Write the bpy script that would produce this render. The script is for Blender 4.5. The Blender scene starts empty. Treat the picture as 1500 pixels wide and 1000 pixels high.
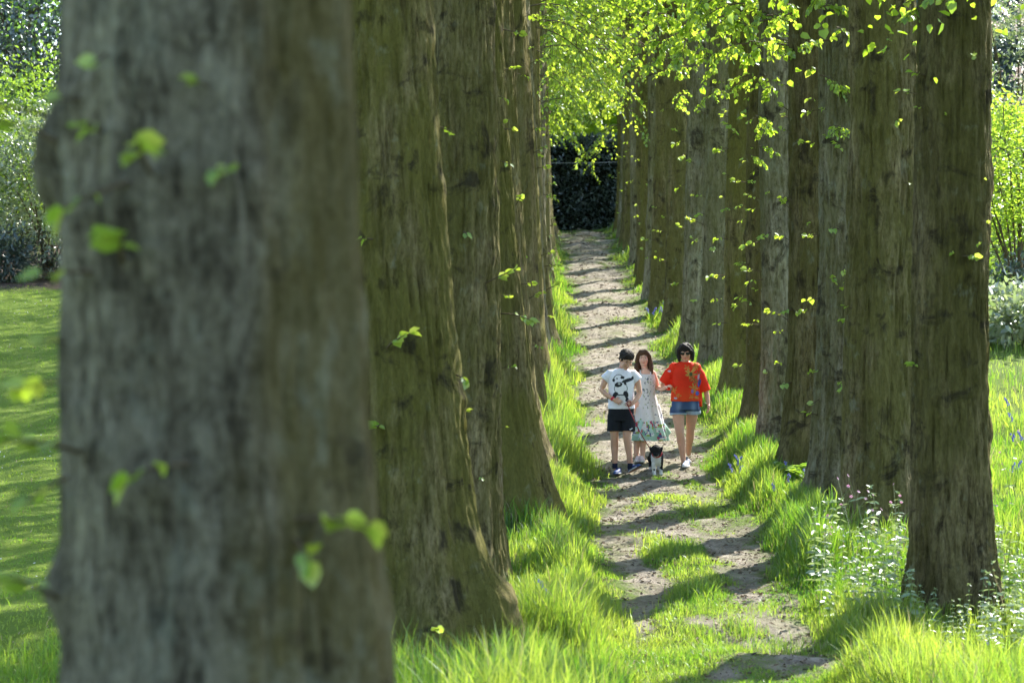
import bpy, math
import numpy as np
from mathutils import Vector, Matrix, Euler

# ------------------------------------------------------------------ scene
sc = bpy.context.scene
COL = sc.collection
FPX = 4166.7                      # focal length measured on a 1500 px wide frame
rng = np.random.default_rng(7)
R_ = math.radians

SUN_AZ, SUN_EL = R_(37), R_(41)   # azimuth measured from +Y towards +X

# ------------------------------------------------------------------ numpy noise
def _hash(ix, iy, iz, seed):
    h = (ix * 374761393 + iy * 668265263 + iz * 2147483647 + seed * 974634541) & 0xFFFFFFFF
    h = ((h ^ (h >> 13)) * 1274126177) & 0xFFFFFFFF
    h = (h ^ (h >> 16)) & 0xFFFFFFFF
    return h.astype(np.float64) / 4294967295.0

def vn(x, y, z, seed=0):
    x, y, z = np.broadcast_arrays(np.asarray(x, float), np.asarray(y, float), np.asarray(z, float))
    fx, fy, fz = np.floor(x), np.floor(y), np.floor(z)
    ix, iy, iz = fx.astype(np.int64), fy.astype(np.int64), fz.astype(np.int64)
    u, v, w = x - fx, y - fy, z - fz
    u, v, w = u*u*(3-2*u), v*v*(3-2*v), w*w*(3-2*w)
    def H(a, b, c): return _hash(ix+a, iy+b, iz+c, seed)
    x00 = H(0,0,0)*(1-u)+H(1,0,0)*u; x10 = H(0,1,0)*(1-u)+H(1,1,0)*u
    x01 = H(0,0,1)*(1-u)+H(1,0,1)*u; x11 = H(0,1,1)*(1-u)+H(1,1,1)*u
    return (x00*(1-v)+x10*v)*(1-w) + (x01*(1-v)+x11*v)*w

def fbm(x, y, z, seed=0, oct=4):
    s, a, t = 0, 1.0, 0
    for i in range(oct):
        s = s + a*vn(x, y, z, seed+i*17); t += a
        x, y, z, a = x*2.03, y*2.03, z*2.03, a*.5
    return s/t

def sstep(a, b, x):
    t = np.clip((x-a)/(b-a), 0, 1)
    return t*t*(3-2*t)

def unit(a):
    return a/np.maximum(np.linalg.norm(a, axis=-1, keepdims=True), 1e-9)

# ------------------------------------------------------------------ mesh helpers
def mesh_data(name, V, faces, mats=(), smooth=True, attrs=None, cols=None):
    """faces: list of (ndarray (n,k), material index)"""
    me = bpy.data.meshes.new(name)
    V = np.asarray(V, np.float32)
    if isinstance(faces, np.ndarray): faces = [(faces, 0)]
    faces = [(np.asarray(f, np.int32), m) for f, m in faces if len(f)]
    me.vertices.add(len(V)); me.vertices.foreach_set('co', V.ravel())
    nl = sum(f.size for f, m in faces); npol = sum(len(f) for f, m in faces)
    me.loops.add(nl); me.polygons.add(npol)
    me.loops.foreach_set('vertex_index', np.concatenate([f.ravel() for f, m in faces]))
    tot = np.concatenate([np.full(len(f), f.shape[1], np.int32) for f, m in faces])
    me.polygons.foreach_set('loop_start', np.concatenate([[0], np.cumsum(tot)[:-1]]).astype(np.int32))
    me.polygons.foreach_set('material_index', np.concatenate([np.full(len(f), m, np.int32) for f, m in faces]))
    me.polygons.foreach_set('use_smooth', np.full(npol, smooth))
    for m in (mats if isinstance(mats, (list, tuple)) else [mats]): me.materials.append(m)
    me.update(calc_edges=True)
    for k, a in (attrs or {}).items():
        at = me.attributes.new(k, 'FLOAT', 'POINT'); at.data.foreach_set('value', np.asarray(a, np.float32))
    if cols is not None: set_cols(me, cols)
    return me

def set_cols(me, cols):
    at = me.color_attributes.new('Col', 'FLOAT_COLOR', 'POINT')
    c = np.ones((len(cols), 4), np.float32); c[:, :3] = cols
    at.data.foreach_set('color', c.ravel())

def link(name, me, parent=None, loc=None, rot=None, scale=None):
    o = bpy.data.objects.new(name, me); COL.objects.link(o)
    if parent is not None: o.parent = parent
    if loc is not None: o.location = loc
    if rot is not None: o.rotation_euler = rot
    if scale is not None: o.scale = (scale,)*3 if np.isscalar(scale) else scale
    return o

def tag(o, label, cat, group=None, kind=None):
    o['label'] = label; o['category'] = cat
    if group: o['group'] = group
    if kind: o['kind'] = kind
    return o

def thing(name, label, cat, loc=(0,0,0), rz=0, group=None):
    o = bpy.data.objects.new(name, None); COL.objects.link(o)
    o.location = loc; o.rotation_euler = (0, 0, rz); o.empty_display_size = .1
    return tag(o, label, cat, group)

class MB:
    """collects vertices and faces"""
    def __init__(s): s.V, s.F, s.T, s.n = [], [], [], 0
    def add(s, V, F, m=0, tint=None):
        V = np.asarray(V, float)
        s.V.append(V); s.F.append((np.asarray(F)+s.n, m)); s.n += len(V)
        s.T.append(np.zeros(len(V)) if tint is None else np.broadcast_to(tint, (len(V),)))
    def data(s, name, mats, smooth=True):
        return mesh_data(name, np.concatenate(s.V), s.F, mats, smooth, {'tint': np.concatenate(s.T)})

def tube(pts, rad, seg=8, cap=True):
    pts = np.asarray(pts, float); n = len(pts)
    rad = np.broadcast_to(np.asarray(rad, float), (n,))
    t = unit(np.gradient(pts, axis=0))
    ref = np.array([0, 0, 1.]) if abs(t[0][2]) < .9 else np.array([1., 0, 0])
    a = unit(np.cross(t, ref)); b = np.cross(t, a)
    th = np.linspace(0, 2*np.pi, seg, endpoint=False)
    V = pts[:, None] + rad[:, None, None]*(np.cos(th)[None, :, None]*a[:, None] + np.sin(th)[None, :, None]*b[:, None])
    V = V.reshape(-1, 3)
    F = grid_faces(n, seg, True)
    return V, F

def grid_faces(n, m, wrap):
    i = np.arange(n-1)[:, None]; j = np.arange(m if wrap else m-1)[None, :]
    j2 = (j+1) % m
    return np.stack(np.broadcast_arrays(i*m+j, i*m+j2, (i+1)*m+j2, (i+1)*m+j), -1).reshape(-1, 4)

def leaf_mesh(base, a, size, width=.85, fold=.12, r=rng, up=None):
    """folded six point leaves; base (N,3), a (N,3) axis, size (N,)"""
    N = len(base); a = unit(a)
    ref = r.normal(size=(N, 3))*.55 + (np.array([0, 0, 1.]) if up is None else up)
    b = unit(np.cross(a, ref)); n = np.cross(b, a)
    L = size[:, None]; W = L*width
    f = fold*W
    p = [base,
         base + a*L*.12 + b*W*.40 + n*f,
         base + a*L*.55 + b*W*.44 + n*f*.9,
         base + a*L - n*L*.10,
         base + a*L*.55 - b*W*.44 + n*f*.9,
         base + a*L*.12 - b*W*.40 + n*f]
    V = np.stack(p, 1).reshape(-1, 3)
    k = np.arange(N)[:, None]*6
    F = np.concatenate([k+np.array([0, 1, 2, 3]), k+np.array([0, 3, 4, 5])])
    return V, F

# ------------------------------------------------------------------ materials
def new_mat(name):
    m = bpy.data.materials.new(name); m.use_nodes = True
    nt = m.node_tree; nt.nodes.clear()
    out = nt.nodes.new('ShaderNodeOutputMaterial')
    return m, nt, out

def nd(nt, typ, **kw):
    n = nt.nodes.new(typ)
    for k, v in kw.items():
        if k in n.inputs.keys() if hasattr(n.inputs, 'keys') else False: n.inputs[k].default_value = v
        else: setattr(n, k, v)
    return n

def ramp(nt, src, stops):
    n = nt.nodes.new('ShaderNodeValToRGB'); cr = n.color_ramp
    while len(cr.elements) < len(stops): cr.elements.new(.5)
    for e, (p, c) in zip(cr.elements, stops):
        e.position = p; e.color = (*c, 1) if len(c) == 3 else c
    nt.links.new(src, n.inputs[0]); return n.outputs[0]

def mixc(nt, fac, c1, c2, mode='MIX'):
    n = nt.nodes.new('ShaderNodeMix'); n.data_type = 'RGBA'; n.blend_type = mode
    for s, v in ((n.inputs[0], fac), (n.inputs[6], c1), (n.inputs[7], c2)):
        if hasattr(v, 'is_output'): nt.links.new(v, s)
        elif isinstance(v, (int, float)): s.default_value = v
        else: s.default_value = (*v, 1)
    return n.outputs[2]

def math_n(nt, op, a, b=None, clamp=False):
    n = nt.nodes.new('ShaderNodeMath'); n.operation = op; n.use_clamp = clamp
    for s, v in ((n.inputs[0], a), (n.inputs[1], b)):
        if v is None: continue
        if hasattr(v, 'is_output'): nt.links.new(v, s)
        else: s.default_value = v
    return n.outputs[0]

def noise(nt, vec, scale, detail=4, rough=.55, dist=0):
    n = nt.nodes.new('ShaderNodeTexNoise')
    n.inputs['Scale'].default_value = scale; n.inputs['Detail'].default_value = detail
    n.inputs['Roughness'].default_value = rough; n.inputs['Distortion'].default_value = dist
    if vec is not None: nt.links.new(vec, n.inputs['Vector'])
    return n.outputs['Fac']

def bump(nt, h, dist, strength=1.0):
    n = nt.nodes.new('ShaderNodeBump'); n.inputs['Distance'].default_value = dist
    n.inputs['Strength'].default_value = strength; nt.links.new(h, n.inputs['Height'])
    return n.outputs[0]

def objcoord(nt, scale=(1, 1, 1), rnd=True):
    tc = nt.nodes.new('ShaderNodeTexCoord'); mp = nt.nodes.new('ShaderNodeMapping')
    mp.inputs['Scale'].default_value = scale
    if rnd:
        oi = nt.nodes.new('ShaderNodeObjectInfo')
        ad = nt.nodes.new('ShaderNodeVectorMath'); ad.operation = 'ADD'
        ml = nt.nodes.new('ShaderNodeMath'); ml.operation = 'MULTIPLY'; ml.inputs[1].default_value = 37.0
        nt.links.new(oi.outputs['Random'], ml.inputs[0])
        nt.links.new(tc.outputs['Object'], ad.inputs[0]); nt.links.new(ml.outputs[0], ad.inputs[1])
        nt.links.new(ad.outputs[0], mp.inputs[0])
    else:
        nt.links.new(tc.outputs['Object'], mp.inputs[0])
    return mp.outputs[0]

def principled(nt, out, color, rough=.8, normal=None, spec=.3, sss=0):
    p = nt.nodes.new('ShaderNodeBsdfPrincipled')
    if hasattr(color, 'is_output'): nt.links.new(color, p.inputs['Base Color'])
    else: p.inputs['Base Color'].default_value = (*color, 1)
    if hasattr(rough, 'is_output'): nt.links.new(rough, p.inputs['Roughness'])
    else: p.inputs['Roughness'].default_value = rough
    p.inputs['Specular IOR Level'].default_value = spec
    if sss:
        p.inputs['Subsurface Weight'].default_value = sss
        p.inputs['Subsurface Radius'].default_value = (.012, .005, .003)
        p.inputs['Subsurface Scale'].default_value = 1.0
    if normal is not None: nt.links.new(normal, p.inputs['Normal'])
    nt.links.new(p.outputs[0], out.inputs[0])
    return p

def leaf_mat(name, c1, c2, t1, t2, trans=.5, gloss=.06, rough=.4):
    """c: reflected colours, t: transmitted colours, spread by the per leaf tint"""
    m, nt, out = new_mat(name)
    at = nt.nodes.new('ShaderNodeAttribute'); at.attribute_name = 'tint'
    dc = mixc(nt, at.outputs['Fac'], c1, c2); tcn = mixc(nt, at.outputs['Fac'], t1, t2)
    d = nt.nodes.new('ShaderNodeBsdfDiffuse'); t = nt.nodes.new('ShaderNodeBsdfTranslucent')
    nt.links.new(dc, d.inputs[0]); nt.links.new(tcn, t.inputs[0])
    mx = nt.nodes.new('ShaderNodeMixShader'); mx.inputs[0].default_value = trans
    nt.links.new(d.outputs[0], mx.inputs[1]); nt.links.new(t.outputs[0], mx.inputs[2])
    g = nt.nodes.new('ShaderNodeBsdfGlossy'); g.inputs['Roughness'].default_value = rough
    g.inputs['Color'].default_value = (.9, .95, 1, 1)
    mg = nt.nodes.new('ShaderNodeMixShader'); mg.inputs[0].default_value = gloss
    nt.links.new(mx.outputs[0], mg.inputs[1]); nt.links.new(g.outputs[0], mg.inputs[2])
    nt.links.new(mg.outputs[0], out.inputs[0])
    return m

def plain(name, col, rough=.7, spec=.3, bumpd=0, bscale=60, var=.0, sss=0):
    m, nt, out = new_mat(name)
    v = objcoord(nt, rnd=False); n = noise(nt, v, bscale, 5)
    dark = tuple(c*(1-var) for c in col)
    c = mixc(nt, n, dark, tuple(min(1, c*(1+var)) for c in col))
    principled(nt, out, c, rough, bump(nt, n, bumpd) if bumpd else None, spec, sss)
    return m

def attr_mat(name, rough=.8, spec=.25, bumpd=.004, bscale=70, sss=0, trans=0):
    m, nt, out = new_mat(name)
    at = nt.nodes.new('ShaderNodeAttribute'); at.attribute_name = 'Col'
    v = objcoord(nt, rnd=False); n = noise(nt, v, bscale, 4)
    c = mixc(nt, .22, at.outputs['Color'], ramp(nt, n, [(.25, (.55,)*3), (.75, (1.25,)*3)]), 'MULTIPLY')
    p = principled(nt, out, c, rough, bump(nt, n, bumpd), spec, sss)
    if trans:
        t = nt.nodes.new('ShaderNodeBsdfTranslucent'); nt.links.new(c, t.inputs[0])
        mx = nt.nodes.new('ShaderNodeMixShader'); mx.inputs[0].default_value = trans
        nt.links.new(p.outputs[0], mx.inputs[1]); nt.links.new(t.outputs[0], mx.inputs[2])
        nt.links.new(mx.outputs[0], out.inputs[0])
    return m

def bark_mat(name, dark, mid, light, algae, algae_amt, lichen_amt, side=None, zs=1.0):
    m, nt, out = new_mat(name)
    st = objcoord(nt, (1, 1, .17*zs)); st2 = objcoord(nt, (1, 1, .42*zs)); iso = objcoord(nt)
    f1 = noise(nt, st, 15, 10, .68, .9)           # long fissures
    f2 = noise(nt, st2, 38, 8, .68, .6)           # flakes
    f3 = noise(nt, iso, 140, 3, .6)
    h = math_n(nt, 'ADD', math_n(nt, 'MULTIPLY', f1, .62), math_n(nt, 'MULTIPLY', f2, .38))
    col = ramp(nt, h, [(.38, dark), (.47, mid), (.57, light), (.70, tuple(c*1.3 for c in light))])
    sk = noise(nt, objcoord(nt, (1, 1, .10*zs)), 3.4, 6, .65)
    col = mixc(nt, 1.0, col, ramp(nt, sk, [(.34, (.55, .52, .48)), (.5, (1,)*3), (.66, (1.45, 1.45, 1.42))]), 'MULTIPLY')
    big = noise(nt, objcoord(nt, (1, 1, .35)), 2.2, 5, .6)
    if side is not None:
        tc = nt.nodes.new('ShaderNodeTexCoord'); sx = nt.nodes.new('ShaderNodeSeparateXYZ'); nt.links.new(tc.outputs['Object'], sx.inputs[0])
        big = math_n(nt, 'ADD', big, math_n(nt, 'MULTIPLY', math_n(nt, 'ADD', sx.outputs[0], side), 1.8), True)
    am = ramp(nt, big, [(.40-.12*algae_amt, (0,)*3), (.62-.12*algae_amt, (min(1, .5+.5*algae_amt),)*3)])
    ag = mixc(nt, f2, tuple(c*.45 for c in algae), tuple(c*1.35 for c in algae))
    col = mixc(nt, am, col, ag)
    li = noise(nt, objcoord(nt, (1, 1, .7)), 5.5, 7, .68, .3)
    lm = ramp(nt, li, [(.62-.08*lichen_amt, (0,)*3), (.74-.08*lichen_amt, (.55,)*3)])
    col = mixc(nt, math_n(nt, 'MULTIPLY', lm, math_n(nt, 'ADD', f2, .25), True), col, (.28, .295, .225) if side is None else (.335, .35, .265))
    st3 = noise(nt, iso, 3.1, 6, .65, .6)
    stn = ramp(nt, st3, [(.56, (0,)*3), (.66, (.85,)*3)])
    col = mixc(nt, stn, col, (.035, .028, .018))
    kv = nt.nodes.new('ShaderNodeTexVoronoi'); kv.inputs['Scale'].default_value = 3.2; nt.links.new(objcoord(nt, (1, 1, .7)), kv.inputs['Vector'])
    kd = math_n(nt, 'ADD', kv.outputs['Distance'], math_n(nt, 'MULTIPLY', math_n(nt, 'SUBTRACT', f2, .5), .35))
    col = mixc(nt, ramp(nt, kd, [(.05, (.65,)*3), (.18, (0,)*3)]), col, (.022, .016, .010))
    hh = math_n(nt, 'ADD', h, math_n(nt, 'MULTIPLY', f3, .12))
    principled(nt, out, col, .92, bump(nt, hh, .09, 1.0), .15)
    return m

M = {}
M['bark'] = bark_mat('bark', (.045, .033, .017), (.160, .127, .064), (.275, .225, .128), (.145, .134, .036), .55, .5)
M['bark_green'] = bark_mat('bark_green', (.044, .033, .015), (.155, .124, .058), (.265, .216, .112), (.152, .140, .034), .85, .35)
M['bark_grey'] = bark_mat('bark_grey', (.050, .040, .027), (.180, .156, .104), (.32, .285, .208), (.140, .134, .045), .35, .9)
M['bark_near'] = bark_mat('bark_near', (.036, .029, .019), (.160, .142, .098), (.31, .285, .205), (.140, .115, .026), .40, 1.0, -.08, 1.7)
M['bark_dark'] = bark_mat('bark_dark', (.032, .024, .012), (.118, .093, .046), (.21, .17, .09), (.108, .098, .026), .6, .3)
M['lime_leaf'] = leaf_mat('lime_leaf', (.10, .20, .018), (.20, .30, .03), (.30, .50, .02), (.52, .66, .05), .58, .05, .38)
M['hang_leaf'] = leaf_mat('hang_leaf', (.11, .21, .02), (.22, .32, .035), (.34, .54, .025), (.58, .70, .07), .6, .05, .36)
M['sprig_leaf'] = leaf_mat('sprig_leaf', (.14, .27, .022), (.28, .37, .05), (.38, .58, .03), (.62, .70, .10), .5, .06, .4)
M['grass'] = leaf_mat('grass', (.045, .125, .012), (.18, .26, .04), (.13, .32, .012), (.52, .62, .07), .52, .05, .42)
M['lawn'] = leaf_mat('lawn', (.10, .20, .018), (.24, .32, .045), (.22, .42, .02), (.46, .58, .06), .5, .03, .5)
M['straw'] = leaf_mat('straw', (.26, .21, .10), (.42, .36, .20), (.3, .24, .1), (.45, .38, .2), .35, .04, .5)
M['twig'] = plain('twig', (.10, .075, .045), .85, .2, .002, 90, .4)
M['stem_green'] = plain('stem_green', (.16, .25, .07), .6, .3, .001, 90, .3)

# ------------------------------------------------------------------ terrain profile
_KD = np.array([-40, 0, 8, 16, 20, 24.2, 28.2, 33, 38.2, 43.9, 53, 59.5, 69, 82, 90, 110, 140, 400, 900.])
_KZ = np.array([-1.2, -1.65, -2.1, -2.75, -2.92, -2.85, -2.5, -2.12, -1.74, -1.05, 0, .714, 1.66, 3.0, 3.55, 4.4, 5.0, 6, 6.])
_fd = np.arange(-60, 900, .25); _fz = np.interp(_fd, _KD, _KZ)
_k = np.exp(-.5*(np.arange(-12, 13)/5.)**2); _k /= _k.sum()
_fz = np.convolve(np.pad(_fz, 12, mode='edge'), _k, 'valid')
def gD(D): return np.interp(D, _fd, _fz)
def path_l(D): return np.interp(D, [0, 20, 24, 28, 38, 44, 53, 60, 69, 82, 90], [.7, .95, 1.03, 1.10, 1.02, 1.05, 1.12, 1.22, 1.32, 1.42, 1.45])
def path_r(D): return np.interp(D, [0, 20, 24, 28, 38, 44, 53, 60, 69, 82, 90], [2.5, 2.6, 2.64, 2.66, 2.74, 2.72, 2.72, 2.70, 2.72, 2.78, 2.8])

def path_coord(X, D):
    """<0 inside the path (metres to the nearest edge), >0 outside; edges wander"""
    w = (vn(D*.9, X*0+3.1, 0, 5)-.5)*.34 + (vn(D*2.7, X*2.0, 0, 6)-.5)*.22
    return np.maximum(path_l(D)-X, X-path_r(D)) + w

def gz(X, D):
    X, D = np.broadcast_arrays(np.asarray(X, float), np.asarray(D, float))
    z = gD(D)
    near = sstep(100, 88, D)
    l = path_l(D)-X; r = X-path_r(D)
    bank = .17*sstep(-.05, .75, l) + (.02+.22*sstep(27.5, 31.5, D))*sstep(-.05, .8, r) - .10*sstep(2.5, 5, l) + .10*sstep(1.0, 5, r)*sstep(27.5, 31.5, D)
    mid = .03*np.exp(-((X-(path_l(D)+path_r(D))/2)/.3)**2)
    rough = (fbm(X*1.1, D*1.1, 0, 11, 3)-.5)*.16 + (fbm(X*5, D*5, 0, 12, 3)-.5)*.045
    return z + near*(bank+mid) + rough

def P(px, py, D):
    return np.array([(px-750)/FPX*D, D, (500-py)/FPX*D])

# ------------------------------------------------------------------ ground + path
def build_ground():
    xs = np.concatenate([-np.geomspace(400, 14, 22), np.arange(-13.5, -1, .3), np.arange(-1, 6, .045), np.arange(6, 14, .3), np.geomspace(14, 400, 22)])
    ys = np.concatenate([np.arange(-40, 18, 1.0), np.arange(18, 46, .09), np.arange(46, 92, .18), np.arange(92, 140, 1.), np.geomspace(140, 800, 24)])
    X, Y = np.meshgrid(xs, ys)
    Z = gz(X, Y)
    pc = path_coord(X, Y)
    # the worn path has small wind rows of soil and hollows
    worn = sstep(.1, -.25, pc)*sstep(93, 86, Y)
    Z += worn*((fbm(X*1.2, Y*2.2, 0, 31, 3)-.5)*.06 + (fbm(X*9, Y*13, 0, 33, 3)-.5)*.034)
    g = sstep(-.45, .22, pc + (fbm(X*5, Y*5, 0, 21, 4)-.5)*.7)
    # green patches on the path, most of them near the camera
    patch = fbm(X*1.7, Y*.8, 0, 41, 4)
    cen = np.exp(-((X-1.75-.12*np.sin(Y*.7))/.45)**2)
    am = np.interp(Y, [20, 27, 32, 36, 50, 84, 88], [.27, .21, .10, .05, .02, .04, .55])
    g = np.maximum(g, sstep(.52, .92, patch + am + cen*np.interp(Y, [26, 32, 38], [.26, .2, 0])-.04))
    g = np.where(Y > 90, 1, g)
    # soil bed under the shrubs beyond the left lawn
    bed = sstep(62.5, 64, Y + (vn(X*.4, Y*.3, 0, 50)-.5)*3)*sstep(-4, -6, X)*sstep(95, 80, Y)
    lawn = sstep(-1.2, -2.2, X)*sstep(64, 62.5, Y)
    V = np.stack([X, Y, Z], -1).reshape(-1, 3)
    F = grid_faces(len(ys), len(xs), False)
    fx = V[F].mean(1)
    inp = (np.maximum(path_l(fx[:, 1])-fx[:, 0], fx[:, 0]-path_r(fx[:, 1])) < .12) & (fx[:, 1] > 16) & (fx[:, 1] < 88)
    m, nt, out = new_mat('ground_cover')
    def at(n):
        a = nt.nodes.new('ShaderNodeAttribute'); a.attribute_name = n; return a.outputs['Fac']
    v = objcoord(nt, rnd=False)
    n1 = noise(nt, v, 3.5, 8, .65); n2 = noise(nt, v, 26, 6, .65); n3 = noise(nt, v, 120, 4, .6)
    vo = nt.nodes.new('ShaderNodeTexVoronoi'); vo.inputs['Scale'].default_value = 46; nt.links.new(v, vo.inputs['Vector'])
    vo2 = nt.nodes.new('ShaderNodeTexVoronoi'); vo2.inputs['Scale'].default_value = 19; nt.links.new(v, vo2.inputs['Vector'])
    dirt = ramp(nt, n1, [(.30, (.18, .155, .12)), (.5, (.36, .318, .262)), (.72, (.54, .487, .415))])
    dirt = mixc(nt, ramp(nt, n2, [(.38, (0,)*3), (.62, (1,)*3)]), mixc(nt, 1.0, dirt, (.62, .60, .58), 'MULTIPLY'), dirt)
    grit = ramp(nt, vo.outputs['Distance'], [(.12, (1,)*3), (.22, (0,)*3)])
    sel = ramp(nt, noise(nt, v, 9, 2), [(.5, (0,)*3), (.6, (.9,)*3)])
    dirt = mixc(nt, math_n(nt, 'MULTIPLY', grit, sel), dirt, (.44, .40, .36))
    litter = ramp(nt, vo2.outputs['Distance'], [(.10, (1,)*3), (.17, (0,)*3)])
    sel2 = ramp(nt, noise(nt, v, 5, 3), [(.52, (0,)*3), (.6, (.9,)*3)])
    dirt = mixc(nt, math_n(nt, 'MULTIPLY', litter, sel2), dirt, (.085, .06, .04))
    moss = noise(nt, v, 1.3, 7, .7)
    dirt = mixc(nt, ramp(nt, moss, [(.46, (0,)*3), (.66, (.6,)*3)]), dirt, (.17, .185, .075))
    turf = ramp(nt, n2, [(.3, (.05, .085, .015)), (.55, (.115, .175, .03)), (.75, (.19, .235, .06))])
    lawnc = mixc(nt, n1, (.11, .20, .022), (.28, .34, .055))
    lawnc = mixc(nt, ramp(nt, n2, [(.35, (0,)*3), (.7, (.7,)*3)]), lawnc, (.10, .17, .02))
    turf = mixc(nt, at('lawn'), turf, lawnc)
    soil = ramp(nt, n2, [(.3, (.05, .035, .026)), (.6, (.12, .088, .066)), (.8, (.2, .16, .13))])
    gm = math_n(nt, 'ADD', at('grassy'), math_n(nt, 'MULTIPLY', math_n(nt, 'SUBTRACT', n2, .5), 1.9), True)
    col = mixc(nt, ramp(nt, gm, [(.30, (0,)*3), (.80, (1,)*3)]), dirt, turf)
    col = mixc(nt, at('bed'), col, soil)
    hgt = math_n(nt, 'ADD', math_n(nt, 'ADD', n2, math_n(nt, 'MULTIPLY', n3, .4)), math_n(nt, 'MULTIPLY', grit, .25))
    principled(nt, out, col, .95, bump(nt, hgt, .06), .12)
    for name, sel_ in (('ground', ~inp), ('path', inp)):
        f = F[sel_]; used, inv = np.unique(f, return_inverse=True)
        me = mesh_data(name, V[used], inv.reshape(-1, 4), m, True,
                       {'grassy': g.ravel()[used], 'bed': bed.ravel()[used], 'lawn': lawn.ravel()[used]})
        o = link(name, me); o['kind'] = 'structure'
        o['label'] = 'worn bare earth path with grassy patches' if name == 'path' else 'rising grassy ground under the trees'
build_ground()

# ------------------------------------------------------------------ grass
def grass_mesh(name, X, D, H, W, mat, seed, bend=.55, lean_dir=None):
    r = np.random.default_rng(seed); N = len(X)
    Z = gz(X, D)
    az = r.uniform(0, 2*np.pi, N)
    d = np.stack([np.cos(az), np.sin(az), 0*az], -1)
    fa = r.uniform(0, 2*np.pi, N)
    side = np.stack([np.cos(fa), np.sin(fa), 0*fa], -1)*(W/2)[:, None]
    b = np.stack([X, D, Z-.02], -1)
    bd = (r.uniform(.1, 1, N)**1.3*bend*H)[:, None]
    lift = np.sqrt(np.clip(1-(bd[:, 0]/np.maximum(H, 1e-6))**2*.6, .2, 1))*H
    def at(t, w):
        c = b + d*bd*(t**2.1) + np.array([0, 0, 1.])*(lift*(t - .12*t**4))[:, None]
        return c-side*w, c+side*w
    p0, p1 = at(0, 1); p2, p3 = at(.45, .95); p4, p5 = at(.78, .62); tip = at(1, 0)[0]
    V = np.stack([p0, p1, p2, p3, p4, p5, tip], 1).reshape(-1, 3)
    k = np.arange(N)[:, None]*7
    F4 = np.concatenate([k+np.array([0, 1, 3, 2]), k+np.array([2, 3, 5, 4])]); F3 = k+np.array([4, 5, 6])
    patch = fbm(X*.9, D*.9, 0, 77, 3)
    t = np.clip(r.beta(1.6, 2.2, N)*.9 + (patch-.5)*1.3 + .04, 0, 1)
    dry = r.random(N) < .045
    d4 = np.concatenate([dry, dry])
    me = mesh_data(name, V, [(F4[~d4], 0), (F3[~dry], 0), (F4[d4], 1), (F3[dry], 1)], [mat, M['straw']], True, {'tint': np.repeat(t, 7)})
    return me

def scatter(n, x0, x1, d0, d1, r, power=2.0):
    """points thinning out with distance as 1/D^power"""
    u = r.random(n); q = 1-power
    D = (d0**q + u*(d1**q-d0**q))**(1/q) if abs(q) > 1e-6 else d0*(d1/d0)**u
    return r.uniform(x0, x1, n), D

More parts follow.
